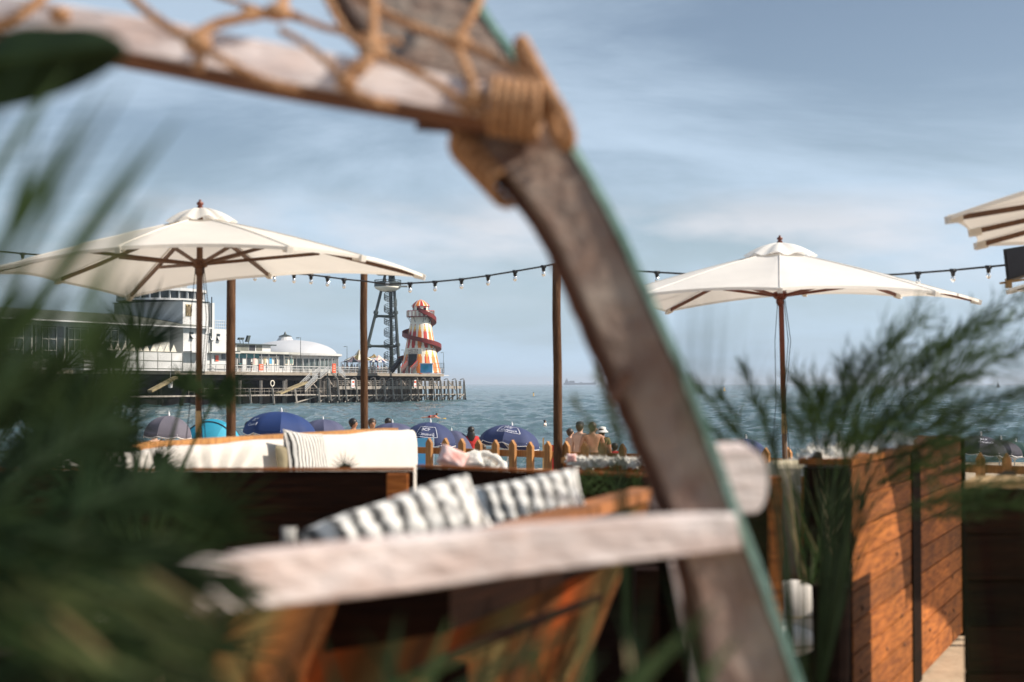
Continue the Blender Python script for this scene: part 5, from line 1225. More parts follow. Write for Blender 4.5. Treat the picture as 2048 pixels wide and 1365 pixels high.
def fleece(name, label, cat, path, wid, drop, seed, mt='fleece', lump=.03, group=None, n=40):
    """shaggy throw laid along a 3d path, hanging on both sides, with tufts"""
    rr = random.Random(seed); path = [Vector(p) for p in path]; b = MB()
    def at(t):
        k = min(int(t * (len(path) - 1)), len(path) - 2); f = t * (len(path) - 1) - k; return path[k].lerp(path[k + 1], f)
    d0 = (path[-1] - path[0]); sv = Vector((d0.y, -d0.x, 0)).normalized()
    ph = [rr.uniform(0, 6) for _ in range(6)]
    def fn(u, v):
        p = at(u); a = (v - .5) * 2; arch = math.cos(a * math.pi / 2)
        off = sv * (wid / 2 * math.sin(a * math.pi / 2)) + ZV * (-drop * (1 - arch) ** 1.2 * (1 + .25 * math.sin(u * 9 + ph[0])))
        l = lump * (math.sin(u * 23 + ph[1]) * math.sin(v * 11 + ph[2]) + .6 * math.sin(u * 47 + ph[3] + v * 9)); end = 1 - max(0, abs(u - .5) * 2 - .85) / .15 * .6
        return p + off * end + ZV * l + sv * l * .7
    b.grid(fn, n, 14)
    vs = list(b.v)
    for q in vs:
        for _ in range(3):
            dv = Vector((rr.uniform(-1, 1), rr.uniform(-1, 1), rr.uniform(-.6, 1))).normalized(); L = rr.uniform(.02, .045); s2 = dv.orthogonal().normalized() * .009
            b.add([q - s2, q + s2, q + dv * L + ZV * .005], [(0, 1, 2)])
    o = b.build(name, M[mt], None, False, loc=path[0]); return tag(o, label, cat, group)

def box_right():
    root = thing('timber_screen', 'sunlit orange timber plank screen with dark battens standing on the sand at right', 'screen', (2.3, 8.2, 0))
    a, e = Vector((X(1692, 6.7), 6.7, 0)), Vector((X(1913, 9.8), 9.8, 0)); u = (e - a).normalized(); nv = Vector((u.y, -u.x, 0))
    mid = a.lerp(e, .48)
    boards('plank_panel', a, mid - u * .12, 0.02, H1, 9, .05, M['wood_orange'], root, gap=.010); boards('plank_panel', mid + u * .12, e, 0.02, H1 + .03, 9, .05, M['wood_orange'], root, gap=.010)
    b = MB(); b.box(mid + ZV * .68, (.26, .07, 1.34), (u, nv, ZV)); b.build('batten', M['wood_dark'], root)
    b = MB(); b.box(e + ZV * .68 + u * .03, (.07, .09, 1.38), (u, nv, ZV)); b.build('batten', M['wood_dark'], root)
    b = MB(); b.box(a - nv * .09 + ZV * (H1 / 2) - u * .02, (.04, .22, H1), (u, nv, ZV)); b.build('end_panel', M['wood_dark'], root)  # near-black wood stands in for shade on this end face
    boards('inner_panel', a - nv * .22 + u * .05, e - nv * .22, 0, H1 - .05, 7, .03, M['wood_orange'], root)
    b = MB(); b.bar(a.lerp(e, .02) + ZV * (H1 + .02) - nv * .12, e + ZV * (H1 + .02) - nv * .12, .26, .03); b.build('top_board', M['wood_orange'], root)
    k = MB(); rr = random.Random(5)
    for i in range(26):
        t = rr.uniform(.03, .97); z = rr.uniform(.1, 1.3); q = a.lerp(e, t) + nv * .025 + ZV * z; k = MB(); k.ball(q, .011, 7, sc=(1, 1, 1.2)); k.build('wood_knot', M['weath_under'], root)
    return a, e, u, nv
ra, re, ru, rnv = box_right()
fleece('fleece_throw', 'white shaggy fleece laid along the top of the orange timber screen', 'throw', [ra + ZV * (H1 + .06) - rnv * .16 + ru * .1, ra.lerp(re, .35) + ZV * (H1 + .05) - rnv * .16, ra.lerp(re, .62) + ZV * (H1 + .08) - rnv * .16], .24, .16, 3, group='shaggy fleeces')
fleece('fleece_throw', 'white shaggy fleece heaped left of the orange timber screen', 'throw', [W(1600, 925, 7.6), W(1650, 890, 7.9), W(1700, 912, 8.4)], .32, .35, 4, lump=.05, group='shaggy fleeces')
fleece('fleece_throw', 'white shaggy fleece running low behind the middle booth', 'throw', [W(1138, 922, 10.3), W(1200, 920, 10.1), W(1290, 922, 9.9)], .06, .04, 6, lump=.010, group='shaggy fleeces')
fleece('fleece_throw', 'white fleece crumpled in front of the left pickets', 'throw', [W(925, 926, 8.4), W(950, 920, 8.5), W(990, 936, 8.4)], .12, .12, 8, lump=.02, group='shaggy fleeces')
pillow('cushion', 'pink and white patterned cushion crumpled before the picket fence', 'cushion', W(905, 918, 7.9), .17, .12, .10, rotm(R(20), R(-20), R(25)), M['pink'])
pillow('cushion', 'small pale pink cushion between the fleece and the pickets', 'cushion', W(940, 926, 8.0), .16, .09, .10, rotm(R(-10), R(-20), R(-20)), M['fleece'])
pillow('cushion', 'tiny red and white cushion against the base of the right timber pole', 'cushion', W(1143, 916, 10), .07, .06, .05, rotm(0), M['pink'])
def wicker():
    p = W(957, 915, 12.5); root = thing('tub_chair', 'rounded wicker tub chair with white fleece rim before the pickets', 'chair', (p.x, 12.5, 0)); b = MB()
    def fn(u, v): a = R(180) * (u) ; return (p.x - .22 * math.cos(a) * 1.1, 12.5 + .22 * math.sin(a), .42 + (p.z + .02 - .42) * v * (.75 + .25 * math.sin(a)))
    b.grid(fn, 20, 6); b.build('shell', M['wood_fence'], root, True)
    b = MB(); b.tube([Vector(fn(k / 20, 1)) for k in range(21)], [.035 + .01 * math.sin(k * 2.3) for k in range(21)], 8); b.build('fleece_rim', M['fleece'], root, True)
    b = MB(); b.lathe((p.x, 12.5, .42), [(0.001, .02), (.24, .02), (.24, -.05), (.001, -.05)], 16); b.build('seat', M['wood_fence'], root)
    for sx in (-1, 1):
        for sy in (-1, 1): b = MB(); b.tube([(p.x + sx * .15, 12.5 + sy * .15, .38), (p.x + sx * .2, 12.5 + sy * .2, 0)], .015, 6); b.build('leg', M['wood_rib'], root)
wicker()
def booth_far_right():
    root = thing('timber_planter', 'dark shaded timber planter wall at the right edge with a sunlit top board', 'planter', (X(2050, 5.8), 5.8, 0))
    a, e = Vector((X(1926, 5.8), 5.8, 0)), Vector((X(2300, 5.8), 5.8, 0))
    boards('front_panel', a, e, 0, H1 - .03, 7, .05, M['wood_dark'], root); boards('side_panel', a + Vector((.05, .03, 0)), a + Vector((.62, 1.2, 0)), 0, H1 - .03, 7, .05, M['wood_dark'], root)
    b = MB(); b.hexa([a + Vector((-.01, -.03, H1 - .028)), e + Vector((0, -.03, H1 - .028)), e + Vector((0, .32, H1 - .028)), a + Vector((.16, .32, H1 - .028))], [a + Vector((-.01, -.03, H1)), e + Vector((0, -.03, H1)), e + Vector((0, .32, H1)), a + Vector((.16, .32, H1))]); b.build('top_board', M['wood_pale'], root)  # pale wood puts the sunlit look of the top into its colour
booth_far_right()
def round_cushion(px, py, d, r, sc, label):
    p = W(px, py, d); b = MB(); b.ball(p, r, 28, sc=sc); o = b.build('cushion', M['cushion'], None, True, loc=p); tag(o, label, 'cushion')
    k = MB(); k.tube([p + Vector((r * sc[0] * math.cos(i * math.pi / 12), r * sc[1] * math.sin(i * math.pi / 12), -r * .1)) * 1.0 for i in range(25)], .005, 5, caps=False); k.build('piping', M['taupe'], o)
round_cushion(1586, 1222, 6.6, .145, (1, .7, 1.0), 'round white cushion low on the bench left of the timber screen')
round_cushion(1582, 1282, 6.5, .12, (1, .8, .6), 'second white cushion lying under the round white one')
def tan_back():
    root = thing('bench_seat', 'bench with a tan padded back behind the grassy plant', 'bench', (X(1600, 7.3), 7.3, 0))
    b = MB(); c = W(1600, 1040, 7.3); b.box(c, (.34, .10, .62)); o = b.build('backrest', M['tan'], root); bv = o.modifiers.new('Bevel', 'BEVEL'); bv.width = .04; bv.segments = 3
    b = MB(); b.box((c.x - .09, 7.0, .3), (.28, .7, .6)); b.build('seat_box', M['wood_dark'], root)
    b = MB(); b.bar((c.x - .22, 7.36, 0), (c.x - .22, 7.36, 1.3), .05); b.bar((c.x + .2, 7.36, 0), (c.x + .2, 7.36, 1.3), .05); b.build('post', M['wood_dark'], root)
tan_back()

# ---------------------------------------------------------------- foreground daybed with striped cushions and throw
def daybed():
    root = thing('daybed', 'raised wooden daybed with an orange brown rim under the striped cushions', 'daybed', (-.1, 3.4, 0))
    a, e = W(900, 1092, 2.75), W(1292, 990, 4.2); a.z = e.z = (a.z + e.z) / 2
    b = MB(); b.bar(a, e, .08, .028); b.build('rim', mat('rim_wood', (0.30, 0.12, 0.045), .8, .3, 5, .3, spec=.2), root)
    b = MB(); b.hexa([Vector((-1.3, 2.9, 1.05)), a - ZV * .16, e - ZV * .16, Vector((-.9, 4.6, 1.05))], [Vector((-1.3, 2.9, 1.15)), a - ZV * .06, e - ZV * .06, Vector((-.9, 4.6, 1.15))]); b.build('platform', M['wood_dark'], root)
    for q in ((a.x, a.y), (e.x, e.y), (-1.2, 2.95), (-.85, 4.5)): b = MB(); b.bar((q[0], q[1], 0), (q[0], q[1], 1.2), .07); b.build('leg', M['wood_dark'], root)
    # striped throw hanging from the rim
    tl, tr = a + Vector((-.34, -.20, -.04)), e + Vector((.03, -.03, 0)); b = MB()
    def fn(u, v):
        p = tl.lerp(tr, u); q = p + Vector((-.25 * v - .02, -.06 - .12 * v, -.62 * v)); f = .02 * math.sin(u * 22 + v * 2) * (.3 + v); return q + Vector((f * .3, -f, 0))
    b.grid(fn, 60, 20, uv=True); o = b.build('striped_throw', M['stripe_or'], None, True, loc=tl); tag(o, 'orange and olive striped throw hanging off the daybed rim', 'throw'); o.modifiers.new('Solidify', 'SOLIDIFY').thickness = .006
    # dark wooden rail crossing in front of throw
    b = MB(); b.tube([W(830, 1345, 2.5), W(1000, 1270, 2.7), W(1200, 1195, 3.0)], [.009, .012, .008], 8); b.build('side_rail', M['wood_dark'], root)
daybed()
pillow('cushion', 'near fuzzy white and black striped cushion lying on the daybed', 'cushion', W(798, 1066, 3.05), .42, .15, .17, rotm(R(18), R(-30), R(-18)), M['stripe_bw2'], 'fuzzy striped cushions', pleat=.035)
pillow('cushion', 'far fuzzy white and black striped cushion upright on the daybed', 'cushion', W(1052, 1008, 3.6), .32, .135, .14, rotm(R(14), R(-18), R(-10)), M['stripe_bw2'], 'fuzzy striped cushions', pleat=.035)
pillow('cushion', 'dark cushion corner with a pale knot left of the near striped cushion', 'cushion', W(578, 1072, 3.2), .035, .04, .03, rotm(R(10), R(-20)), M['stripe_bw'])

# ---------------------------------------------------------------- foreground frame: beams, teal edge, ropes
def interp(pts, n):
    out = []; m = len(pts) - 1
    for i in range(n + 1):
        t = i / n * m; k = min(int(t), m - 1); f = t - k
        p0, p1, p2, p3 = pts[max(k - 1, 0)], pts[k], pts[k + 1], pts[min(k + 2, m)]
        out.append(tuple(.5 * ((2 * p1[j]) + (-p0[j] + p2[j]) * f + (2 * p0[j] - 5 * p1[j] + 4 * p2[j] - p3[j]) * f * f + (-p0[j] + 3 * p1[j] - 3 * p2[j] + p3[j]) * f ** 3) for j in range(len(p1))))
    return out
def plank(name, L, Rr, thick, mt, root, n=60, depthvec=None, jag=0.0):
    """L,Rr: lists of (px,py,d) edges (same count); extruded away from the viewer along y by thick"""
    l = interp(L, n); r = interp(Rr, n); b = MB(); rr = random.Random(len(L)); dv = depthvec or Vector((0, thick, 0))
    vs = []
    for i in range(n + 1):
        a = W(l[i][0] + rr.uniform(-jag, jag), l[i][1], l[i][2]); c = W(r[i][0] + rr.uniform(-jag, jag) * .4, r[i][1], r[i][2])
        ch = (c - a) * .06
        vs += [a + ch * .3 + Vector((0, thick * .08, 0)), a + ch, c - ch, c - ch * .3 + Vector((0, thick * .08, 0)), c + dv, a + dv]
    K = 6; fs = []
    for i in range(n):
        for k in range(K): x = i * K + k; y = i * K + (k + 1) % K; fs.append((x, y, y + K, x + K))
    fs += [tuple(range(K))[::-1], tuple(n * K + k for k in range(K))]
    b.add(vs, fs); return b.build(name, mt, root, False)
def frame():
    root = thing('rope_lashed_frame', 'weathered arched timber frame with teal edge, jute lashing and rope net close to the camera', 'frame', (.45, 2.0, 0))
    # leaning curved plank
    Lp = [(560, -200, 2.45), (655, 0, 2.35), (735, 95, 2.28), (830, 200, 2.2), (925, 285, 2.12), (1010, 372, 2.06), (1080, 470, 2.03), (1135, 590, 2.01), (1188, 710, 2.0), (1240, 825, 2.0), (1290, 940, 2.0), (1335, 1060, 1.99), (1372, 1200, 1.98), (1400, 1365, 1.97), (1440, 1700, 1.95)]
    Rp = [(860, -200, 2.45), (948, 0, 2.35), (1010, 95, 2.28), (1058, 170, 2.2), (1110, 250, 2.12), (1170, 345, 2.06), (1232, 460, 2.03), (1290, 590, 2.01), (1345, 710, 2.0), (1392, 825, 2.0), (1435, 940, 2.0), (1480, 1060, 1.99), (1532, 1200, 1.98), (1590, 1365, 1.97), (1690, 1700, 1.95)]
    sh = [(x + 26, y, d) for x, y, d in Lp]
    plank('arched_plank', sh, Rp, .045, M['grey_wood'], root, jag=1.5)
    il = [(x - 4, y + 2, d + .05) for x, y, d in Lp]; ir = [(x + 60, y, d + .05) for x, y, d in Lp]
    plank('inner_plank', il, ir, .035, M['inner_wood'], root, jag=3)
    te0 = [(x - 1, y, d - .006) for x, y, d in Rp]; te1 = [(x + 16, y - 2, d - .006) for x, y, d in Rp]
    plank('teal_edge', te0, te1, .055, M['teal'], root, jag=1.5)
    b = MB(); p = W(1240, 775, 1.985); b.box(p, (.012, .02, .05), (Vector((.9, 0, -.43)).normalized(), Vector((0, 1, 0)), Vector((.43, 0, .9)).normalized())); b.build('brown_patch', M['weath_under'], root)  # small brown block set on the plank face
    # cross beam with underside
    At = [(-260, -70, 2.25), (-60, -25, 2.2), (120, 5, 2.14), (320, 38, 2.1), (520, 78, 2.07), (740, 118, 2.05), (960, 162, 2.03), (1030, 178, 2.02)]
    Ab = [(x - 8, y + dy, d - .035) for (x, y, d), dy in zip(At, (85, 80, 75, 78, 78, 76, 70, 68))]
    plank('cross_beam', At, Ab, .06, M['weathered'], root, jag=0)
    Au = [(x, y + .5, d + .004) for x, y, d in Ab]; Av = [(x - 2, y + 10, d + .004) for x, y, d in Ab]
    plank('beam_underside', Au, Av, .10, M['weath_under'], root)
    b = MB(); q = W(-240, 20, 2.24); b.bar((q.x, q.y, 0), (q.x, q.y, q.z + .1), .09); b.build('post', M['weathered'], root)
    # lower rail and its rounded far arm
    Ct = [(190, 1148, 1.62), (400, 1122, 1.70), (560, 1102, 1.75), (800, 1078, 1.82), (1050, 1055, 1.88), (1300, 1037, 1.93), (1474, 1029, 1.96)]
    Cb = [(200, 1256, 1.62), (415, 1230, 1.70), (575, 1213, 1.75), (810, 1186, 1.82), (1055, 1150, 1.88), (1305, 1120, 1.93), (1484, 1100, 1.96)]
    plank('lower_rail', Ct, Cb, .05, M['weathered'], root)
    a0 = W(1380, 970, 2.35); ax = Vector((1, .25, .02)).normalized(); b = MB(); n = 24; out = []
    for k in range(n + 1):
        a = -math.pi / 2 + math.pi * k / n; out.append((math.cos(a) * .026 + .115, math.sin(a) * .052))
    prof = [(-.05, -.052)] + out + [(-.05, .052)]; m_ = len(prof)
    fr = [a0 + ax * x + ZV * z for x, z in prof]; bk = [p + Vector((-.01, .10, .012)) for p in fr]
    b.add(fr + bk, [tuple(range(m_)), tuple(m_ + i for i in range(m_))[::-1]] + [(i, m_ + i, m_ + (i + 1) % m_, (i + 1) % m_) for i in range(m_)]); b.build('rounded_arm', M['weathered'], root)
    # second upright below the rail
    plank('lower_brace', [(1345, 1130, 2.12), (1385, 1365, 2.1), (1400, 1700, 2.08)], [(1400, 1130, 2.12), (1440, 1365, 2.1), (1470, 1700, 2.08)], .04, M['weathered'], root, n=12)
    # lashing: coils round the joint
    def coil(p0, p1, turns, rw, rd, rr_, nm, up=None):
        b = MB(); n = turns * 16; p0, p1 = Vector(p0), Vector(p1); t = (p1 - p0).normalized(); u = t.cross(Vector((0, 1, 0))).normalized(); v = t.cross(u); pts = []
        for k in range(n + 1):
            a = 2 * math.pi * k / 16; pts.append(p0.lerp(p1, k / n) + u * (rw * math.cos(a)) + v * (rd * math.sin(a)))
        b.tube(pts, rr_, 6); return b.build(nm, M['rope'], root, True)
    coil(W(982, 212, 2.04), W(1083, 228, 2.04), 6, .038, .072, .0062, 'lashing')
    coil(W(925, 292, 2.16), W(1015, 385, 2.12), 7, .020, .05, .0065, 'lashing')
    coil(W(1048, 112, 2.12), W(1128, 265, 2.02), 7, .010, .04, .0078, 'lashing')
    def rope(pts, r=.0085, nm='net_rope'):
        r *= .86
        q = [W(*p) for p in interp(pts, len(pts) * 5)]; b = MB(); 
        L_ = sum((q[i + 1] - q[i]).length for i in range(len(q) - 1)); m_ = max(20, int(L_ / .006)); qq = []
        for i in range(m_ + 1):
            t = i / m_ * (len(q) - 1); k = min(int(t), len(q) - 2); qq.append(q[k].lerp(q[k + 1], t - k))
        for ph in range(3):
            st3 = []
            for i, p in enumerate(qq):
                t = (qq[min(i + 1, m_)] - qq[max(i - 1, 0)]).normalized(); u = t.cross(Vector((0, 1, 0))).normalized(); v = t.cross(u); a = i * .75 + ph * 2.094; st3.append(p + (u * math.cos(a) + v * math.sin(a)) * r * .48)
            b.tube(st3, r * .55, 6)
        for _ in range(int(L_ * 120)):
            p = random.choice(qq); dv = Vector((rnd(-1, 1), rnd(-1, 1), rnd(-1, 1))).normalized(); b.bar(p + dv * r * .8, p + dv * (r + rnd(.004, .012)), .0005)
        b.build(nm, M['rope'], root, True)
    rope([(745, -40, 2.2), (747, 30, 2.1), (745, 80, 2.05), (735, 120, 2.0), (715, 150, 1.99)], .010)
    rope([(985, -60, 2.3), (950, 20, 2.2), (915, 85, 2.15), (930, 130, 2.05), (950, 185, 2.0), (965, 235, 1.99)], .0095)
    rope([(700, -20, 2.2), (760, 20, 2.15), (830, 55, 2.13), (915, 85, 2.13), (985, 115, 2.1), (1060, 160, 2.05)], .009)
    rope([(640, -30, 2.15), (690, 60, 2.1), (735, 100, 2.03), (800, 130, 2.0), (860, 160, 2.0), (905, 190, 1.99), (940, 225, 1.99)], .008)
    rope([(560, 15, 2.1), (640, 52, 2.1), (735, 75, 2.1), (800, 85, 2.15)], .007)
    rope([(-20, 55, 2.1), (30, 38, 2.08), (80, 0, 2.1), (110, -40, 2.15)], .010)
    rope([(240, -30, 2.1), (290, 20, 2.05), (350, 62, 2.03), (385, 85, 2.01), (400, 110, 2.0), (395, 140, 2.0)], .009)
    rope([(380, 80, 2.01), (430, 50, 2.04), (490, 35, 2.06), (560, 18, 2.1), (570, -30, 2.2)], .0105)
    rope([(385, 85, 2.01), (430, 110, 1.99), (500, 150, 1.99), (560, 172, 1.99), (600, 180, 2.0)], .008)
    rope([(745, 115, 2.0), (700, 140, 1.985), (690, 172, 1.985), (740, 200, 1.98), (790, 212, 2.0)], .009)
    rope([(560, 60, 2.04), (620, 95, 2.02), (670, 140, 1.99), (690, 172, 1.985)], .007)
    rope([(430, -10, 2.3), (520, 20, 2.3), (640, 50, 2.3), (730, 85, 2.2)], .006)
    rope([(1050, 165, 2.05), (1085, 175, 2.0), (1120, 215, 1.98), (1138, 265, 1.98), (1130, 285, 2.0)], .011)
    for x, y, d, r in ((745, 105, 2.02, .018), (915, 85, 2.12, .018), (395, 88, 2.0, .018), (555, 25, 2.08, .018), (500, 30, 2.07, .014), (950, 195, 1.99, .016), (692, 165, 1.98, .014), (120, 30, 2.1, .014)): b = MB(); b.ball(W(x, y, d), r, 10, sc=(1.2, 1, .8)); b.build('knot', M['rope'], root, True)
    b = MB(); b.hexa([W(830, 262, 2.12), W(985, 272, 2.12), W(985, 272, 2.2), W(830, 262, 2.2)], [W(835, 232, 2.12), W(985, 240, 2.12), W(985, 240, 2.2), W(835, 232, 2.2)]); b.build('wedge_block', M['inner_wood'], root)
frame()

# ---------------------------------------------------------------- plants
def blade(b, p, dv, L, wd, droop=.3, n=6, rr=random, flat=None, mi=None):
    """tapered curved ribbon blade"""
    dv = Vector(dv).normalized(); s = dv.cross(flat if flat is not None else Vector((rr.uniform(-.4, .4), 1, rr.uniform(-.3, .3)))).normalized()
    o = len(b.v); p = Vector(p); st_ = L / n; d = dv.copy()
    for i in range(n + 1):
        t = i / n; w_ = wd * (.45 + .55 * math.sin(min(1, t * 1.6 + .25) * math.pi / 2)) * (1 - t ** 2.2) + .0003
        b.v.append(p - s * w_ / 2); b.v.append(p + s * w_ / 2); d = (d + ZV * (-droop / n * (.4 + t))).normalized(); p = p + d * st_
    for i in range(n): a = o + 2 * i; b.f.append((a, a + 1, a + 3, a + 2)); b.m.append(b.c if mi is None else mi)
def fan(root, c, base, nrm, up, L, nb, spread, wd, mt, rr, droop=.15, name='frond'):
    """palmate leaf: petiole from base to c, blades radiating"""
    b = MB(); c = Vector(c); nrm = Vector(nrm).normalized(); up = Vector(up).normalized(); sd = up.cross(nrm).normalized()
    for k in range(nb):
        a = R(-spread / 2 + spread * k / (nb - 1) + rr.uniform(-2, 2)); dv = up * math.cos(a) + sd * math.sin(a) + nrm * rr.uniform(-.12, .12)
        blade(b, c, dv, L * rr.uniform(.82, 1.05) * (1 - .18 * abs(a) / R(spread / 2)), wd * rr.uniform(.8, 1.1), droop, 6, rr, nrm)
    if base is not None:
        base = Vector(base); mid = base.lerp(c, .5) + ZV * .06; b.tube([base, mid, c], [.008, .006, .005], 5)
    return b.build(name, mt, root)
def pinnate(root, pts, L, wd, nb, mt, rr, name='frond', droop=.2, ang=50, mt2=None):
    """feather frond: rachis through pts, leaflets either side"""
    q = interp([tuple(Vector(p)) for p in pts], 30); q = [Vector(x) for x in q]; b = MB(); b.tube(q, [.007 * (1 - .8 * i / 30) for i in range(31)], 5)
    for k in range(nb):
        t = (k + .5) / nb * .97 + .02; i = min(int(t * 30), 29); p = q[i].lerp(q[i + 1], t * 30 - i); tg = (q[i + 1] - q[i]).normalized(); s = tg.cross(Vector((0, -1, .3))).normalized()
        for sg in (-1, 1):
            a = R(ang + rr.uniform(-8, 8)) * (1 - .45 * t); dv = tg * math.cos(a) + s * sg * math.sin(a) + Vector((0, rr.uniform(-.25, .25), 0)); blade(b, p, dv, L * (.55 + .6 * math.sin(t * math.pi)) * rr.uniform(.85, 1.1), wd, droop, 6, rr, mi=(1 if mt2 and rr.random() < .3 else 0))
    return b.build(name, [mt, mt2] if mt2 else mt, root)

def palms():
    rr = random.Random(11)
    # A: near feather palm at far left, fronds crossing the upper left
    root = thing('feather_palm', 'dark feathery palm close to the camera at the left edge, tips high against the sky', 'palm', (-.75, 1.1, 0))
    b = MB(); b.tube([(-.75, 1.1, 0), (-.74, 1.1, .6), (-.72, 1.12, 1.1)], [.09, .075, .06], 10); b.build('trunk', M['bark'], root, True)
    crown = Vector((-.66, 1.15, 1.25))
    D = .95
    # long separate leaflets rising to the upper right
    b = MB()
    for x0, y0, x1, y1, w_ in ((-40, 560, 240, 190, .011), (20, 700, 400, 250, .012), (60, 620, 330, 320, .010), (-60, 420, 170, 150, .011), (-20, 640, 300, 170, .009), (-60, 330, 120, 90, .009), (30, 480, 210, 270, .008), (130, 640, 380, 420, .008), (150, 700, 300, 430, .010), (-30, 760, 130, 380, .012), (-60, 640, 90, 380, .008), (0, 520, 100, 260, .010)):
        d = D + rr.uniform(-.15, .25); p, e = W(x0, y0, d), W(x1, y1, d + .1); b.tube([p, p.lerp(crown, .5) + Vector((-.03, 0, .02)), crown], .0016, 4); blade(b, p, (e - p) + ZV * .04, (e - p).length, w_, .12, 8, rr)
    for k in range(26):
        x0 = rr.uniform(-90, 260); y0 = rr.uniform(660, 860); d = D + rr.uniform(-.2, .3); p, e = W(x0, y0, d), W(x0 + rr.uniform(60, 200), y0 - rr.uniform(100, 230), d); blade(b, p, (e - p) + ZV * .02, (e - p).length, rr.uniform(.005, .009), .12, 7, rr)
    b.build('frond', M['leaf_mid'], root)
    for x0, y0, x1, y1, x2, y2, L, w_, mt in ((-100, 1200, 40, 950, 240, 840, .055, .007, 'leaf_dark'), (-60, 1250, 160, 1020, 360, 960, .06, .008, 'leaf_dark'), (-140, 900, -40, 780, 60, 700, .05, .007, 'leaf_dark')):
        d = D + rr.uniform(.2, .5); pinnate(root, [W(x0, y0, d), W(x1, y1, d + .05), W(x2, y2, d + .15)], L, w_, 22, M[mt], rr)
    for k in range(5):
        e = W(rr.uniform(-80, 60), rr.uniform(700, 1100), 1.3); b = MB(); b.tube([crown, crown.lerp(e, .5) + ZV * .05, e], .006, 5); b.build('stalk', M['leaf_dark'], root)
    # B: broad dark leaf high left under the cross beam
    root = thing('banana_leaf', 'broad very dark leaf hanging out of focus under the beam at upper left', 'leaf', (-.95, 1.2, 0)); b = MB()
    pth = [Vector(p) for p in interp([tuple(W(-200, 330, 1.3)), tuple(W(-60, 150, 1.3)), tuple(W(90, 112, 1.3)), tuple(W(238, 92, 1.3))], 24)]
    def fn(u, v):
        k = min(int(u * 24), 23); p = pth[k].lerp(pth[k + 1], u * 24 - k); wd = .036 * math.sin(min(1, (1 - u) * 3.2) * math.pi / 2) ** .7 * (1.7 - .9 * u) ; a = (v - .5) * 2
        return p + Vector((.25, .2, 1)).normalized() * a * wd + Vector((0, .03 * abs(a), 0))
    b.grid(fn, 40, 8); b.build('blade', M['leaf_dark'], root, True); b = MB(); b.tube([Vector((-.95, 1.2, 0)), Vector((-.92, 1.22, 1.2)), pth[0] - Vector((.05, 0, .2))] + pth, [.02, .014, .008] + [.004] * len(pth), 6); b.build('midrib', M['leaf_mid'], root)
    # C: dense fan palms lower left
    def fanpalm(label, x, y, h, leaves, mt, L, wd, name='fan_palm'):
        root = thing(name, label, 'palm', (x, y, 0), 'fan palms in the left planting'); b = MB(); b.tube([(x, y, 0), (x, y, h * .5), (x + .02, y, h)], [.08, .07, .05], 10); b.build('trunk', M['bark'], root, True); base = (x, y, h)
        for (px, py, d, a, l, nb, sp, m_) in leaves:
            c = W(px, py, d); up = Vector((math.sin(R(a)), rr.uniform(-.15, .15), math.cos(R(a)))); nrm = Vector((rr.uniform(-.3, .3), -1, rr.uniform(-.3, .5))); fan(root, c, base, nrm, up, l, nb, sp, wd, M[m_], rr)
    fanpalm('fan palm with leaf tips spiking up over the theatre roof', X(270, 4.6), 4.6, 1.0,
            [(278, 700, 4.6, 15, .25, 24, 120, 'leaf_dark'), (215, 735, 4.5, -10, .15, 22, 200, 'leaf_dark'), (240, 790, 4.4, 10, .15, 24, 260, 'leaf_dark'), (425, 800, 4.7, 30, .11, 20, 220, 'leaf_mid'), (438, 775, 4.8, 98, .15, 16, 110, 'leaf_mid'), (170, 830, 4.4, -10, .22, 24, 240, 'leaf_dark'), (370, 780, 4.6, 20, .12, 18, 170, 'leaf_mid'), (120, 740, 4.7, -20, .13, 22, 200, 'leaf_dark'), (60, 800, 4.5, -40, .2, 24, 220, 'leaf_dark'), (240, 860, 4.5, 60, .14, 20, 220, 'leaf_dark'), (195, 700, 4.9, 20, .11, 20, 200, 'leaf_dark'), (20, 740, 4.6, 0, .14, 20, 200, 'leaf_dark')], None, .3, .0095)
    fanpalm('fan palm with leaf spikes against the white sofa back', X(300, 5.6), 5.6, .9,
            [(310, 940, 5.6, 42, .16, 15, 100, 'leaf_dark'), (240, 900, 5.6, 0, .15, 22, 200, 'leaf_dark'), (200, 960, 5.5, -30, .26, 22, 200, 'leaf_dark'), (270, 1000, 5.5, 20, .26, 22, 220, 'leaf_dark'), (90, 930, 5.5, 0, .3, 24, 220, 'leaf_dark')], None, .3, .011)
    root = thing('spiky_plant', 'tiny spiky plant poking over the booth rim before the white sofa', 'plant', (X(690, 7.2), 7.2, 0)); fan(root, W(690, 938, 7.2), (X(690, 7.2), 7.2, .8), (0, -1, .1), (0, 0, 1), .10, 11, 170, .008, M['leaf_dark'], rr); b = MB(); b.box((X(690, 7.2), 7.2, .4), (.3, .3, .8)); b.build('trough', M['pot'], root)
    lv = []
    for i in range(24):
        px = rr.uniform(-60, 440); py = rr.uniform(860 if px < 260 else 1000, 1330); dd = rr.uniform(1.8, 3.2); lv.append((px, py, dd, rr.uniform(-70, 70), dd * rr.uniform(130, 210) / F, 15, rr.uniform(140, 220), 'leaf_dark' if rr.random() < .5 else 'leaf_mid'))
    fanpalm('low dense dark fan palm filling the lower left corner', -.75, 2.5, .8, lv, None, .2, .0095)
    lv = []
    for i in range(16):
        px = rr.uniform(-60, 230); py = rr.uniform(790, 950); dd = rr.uniform(2.4, 3.8); lv.append((px, py, dd, rr.uniform(-60, 50), dd * rr.uniform(70, 115) / F, 20, rr.uniform(150, 220), 'leaf_dark'))
    fanpalm('tall dark fan palm massed at the left edge beside the pier theatre', -1.25, 3.0, 1.3, lv, None, .2, .012)
    # D: bottom-left arching feather fronds with sunlight mixed in as lighter leaf colours
    root = thing('feather_palm', 'low arching palm fronds catching sunlight across the bottom left corner', 'palm', (-.5, 1.15, 0))
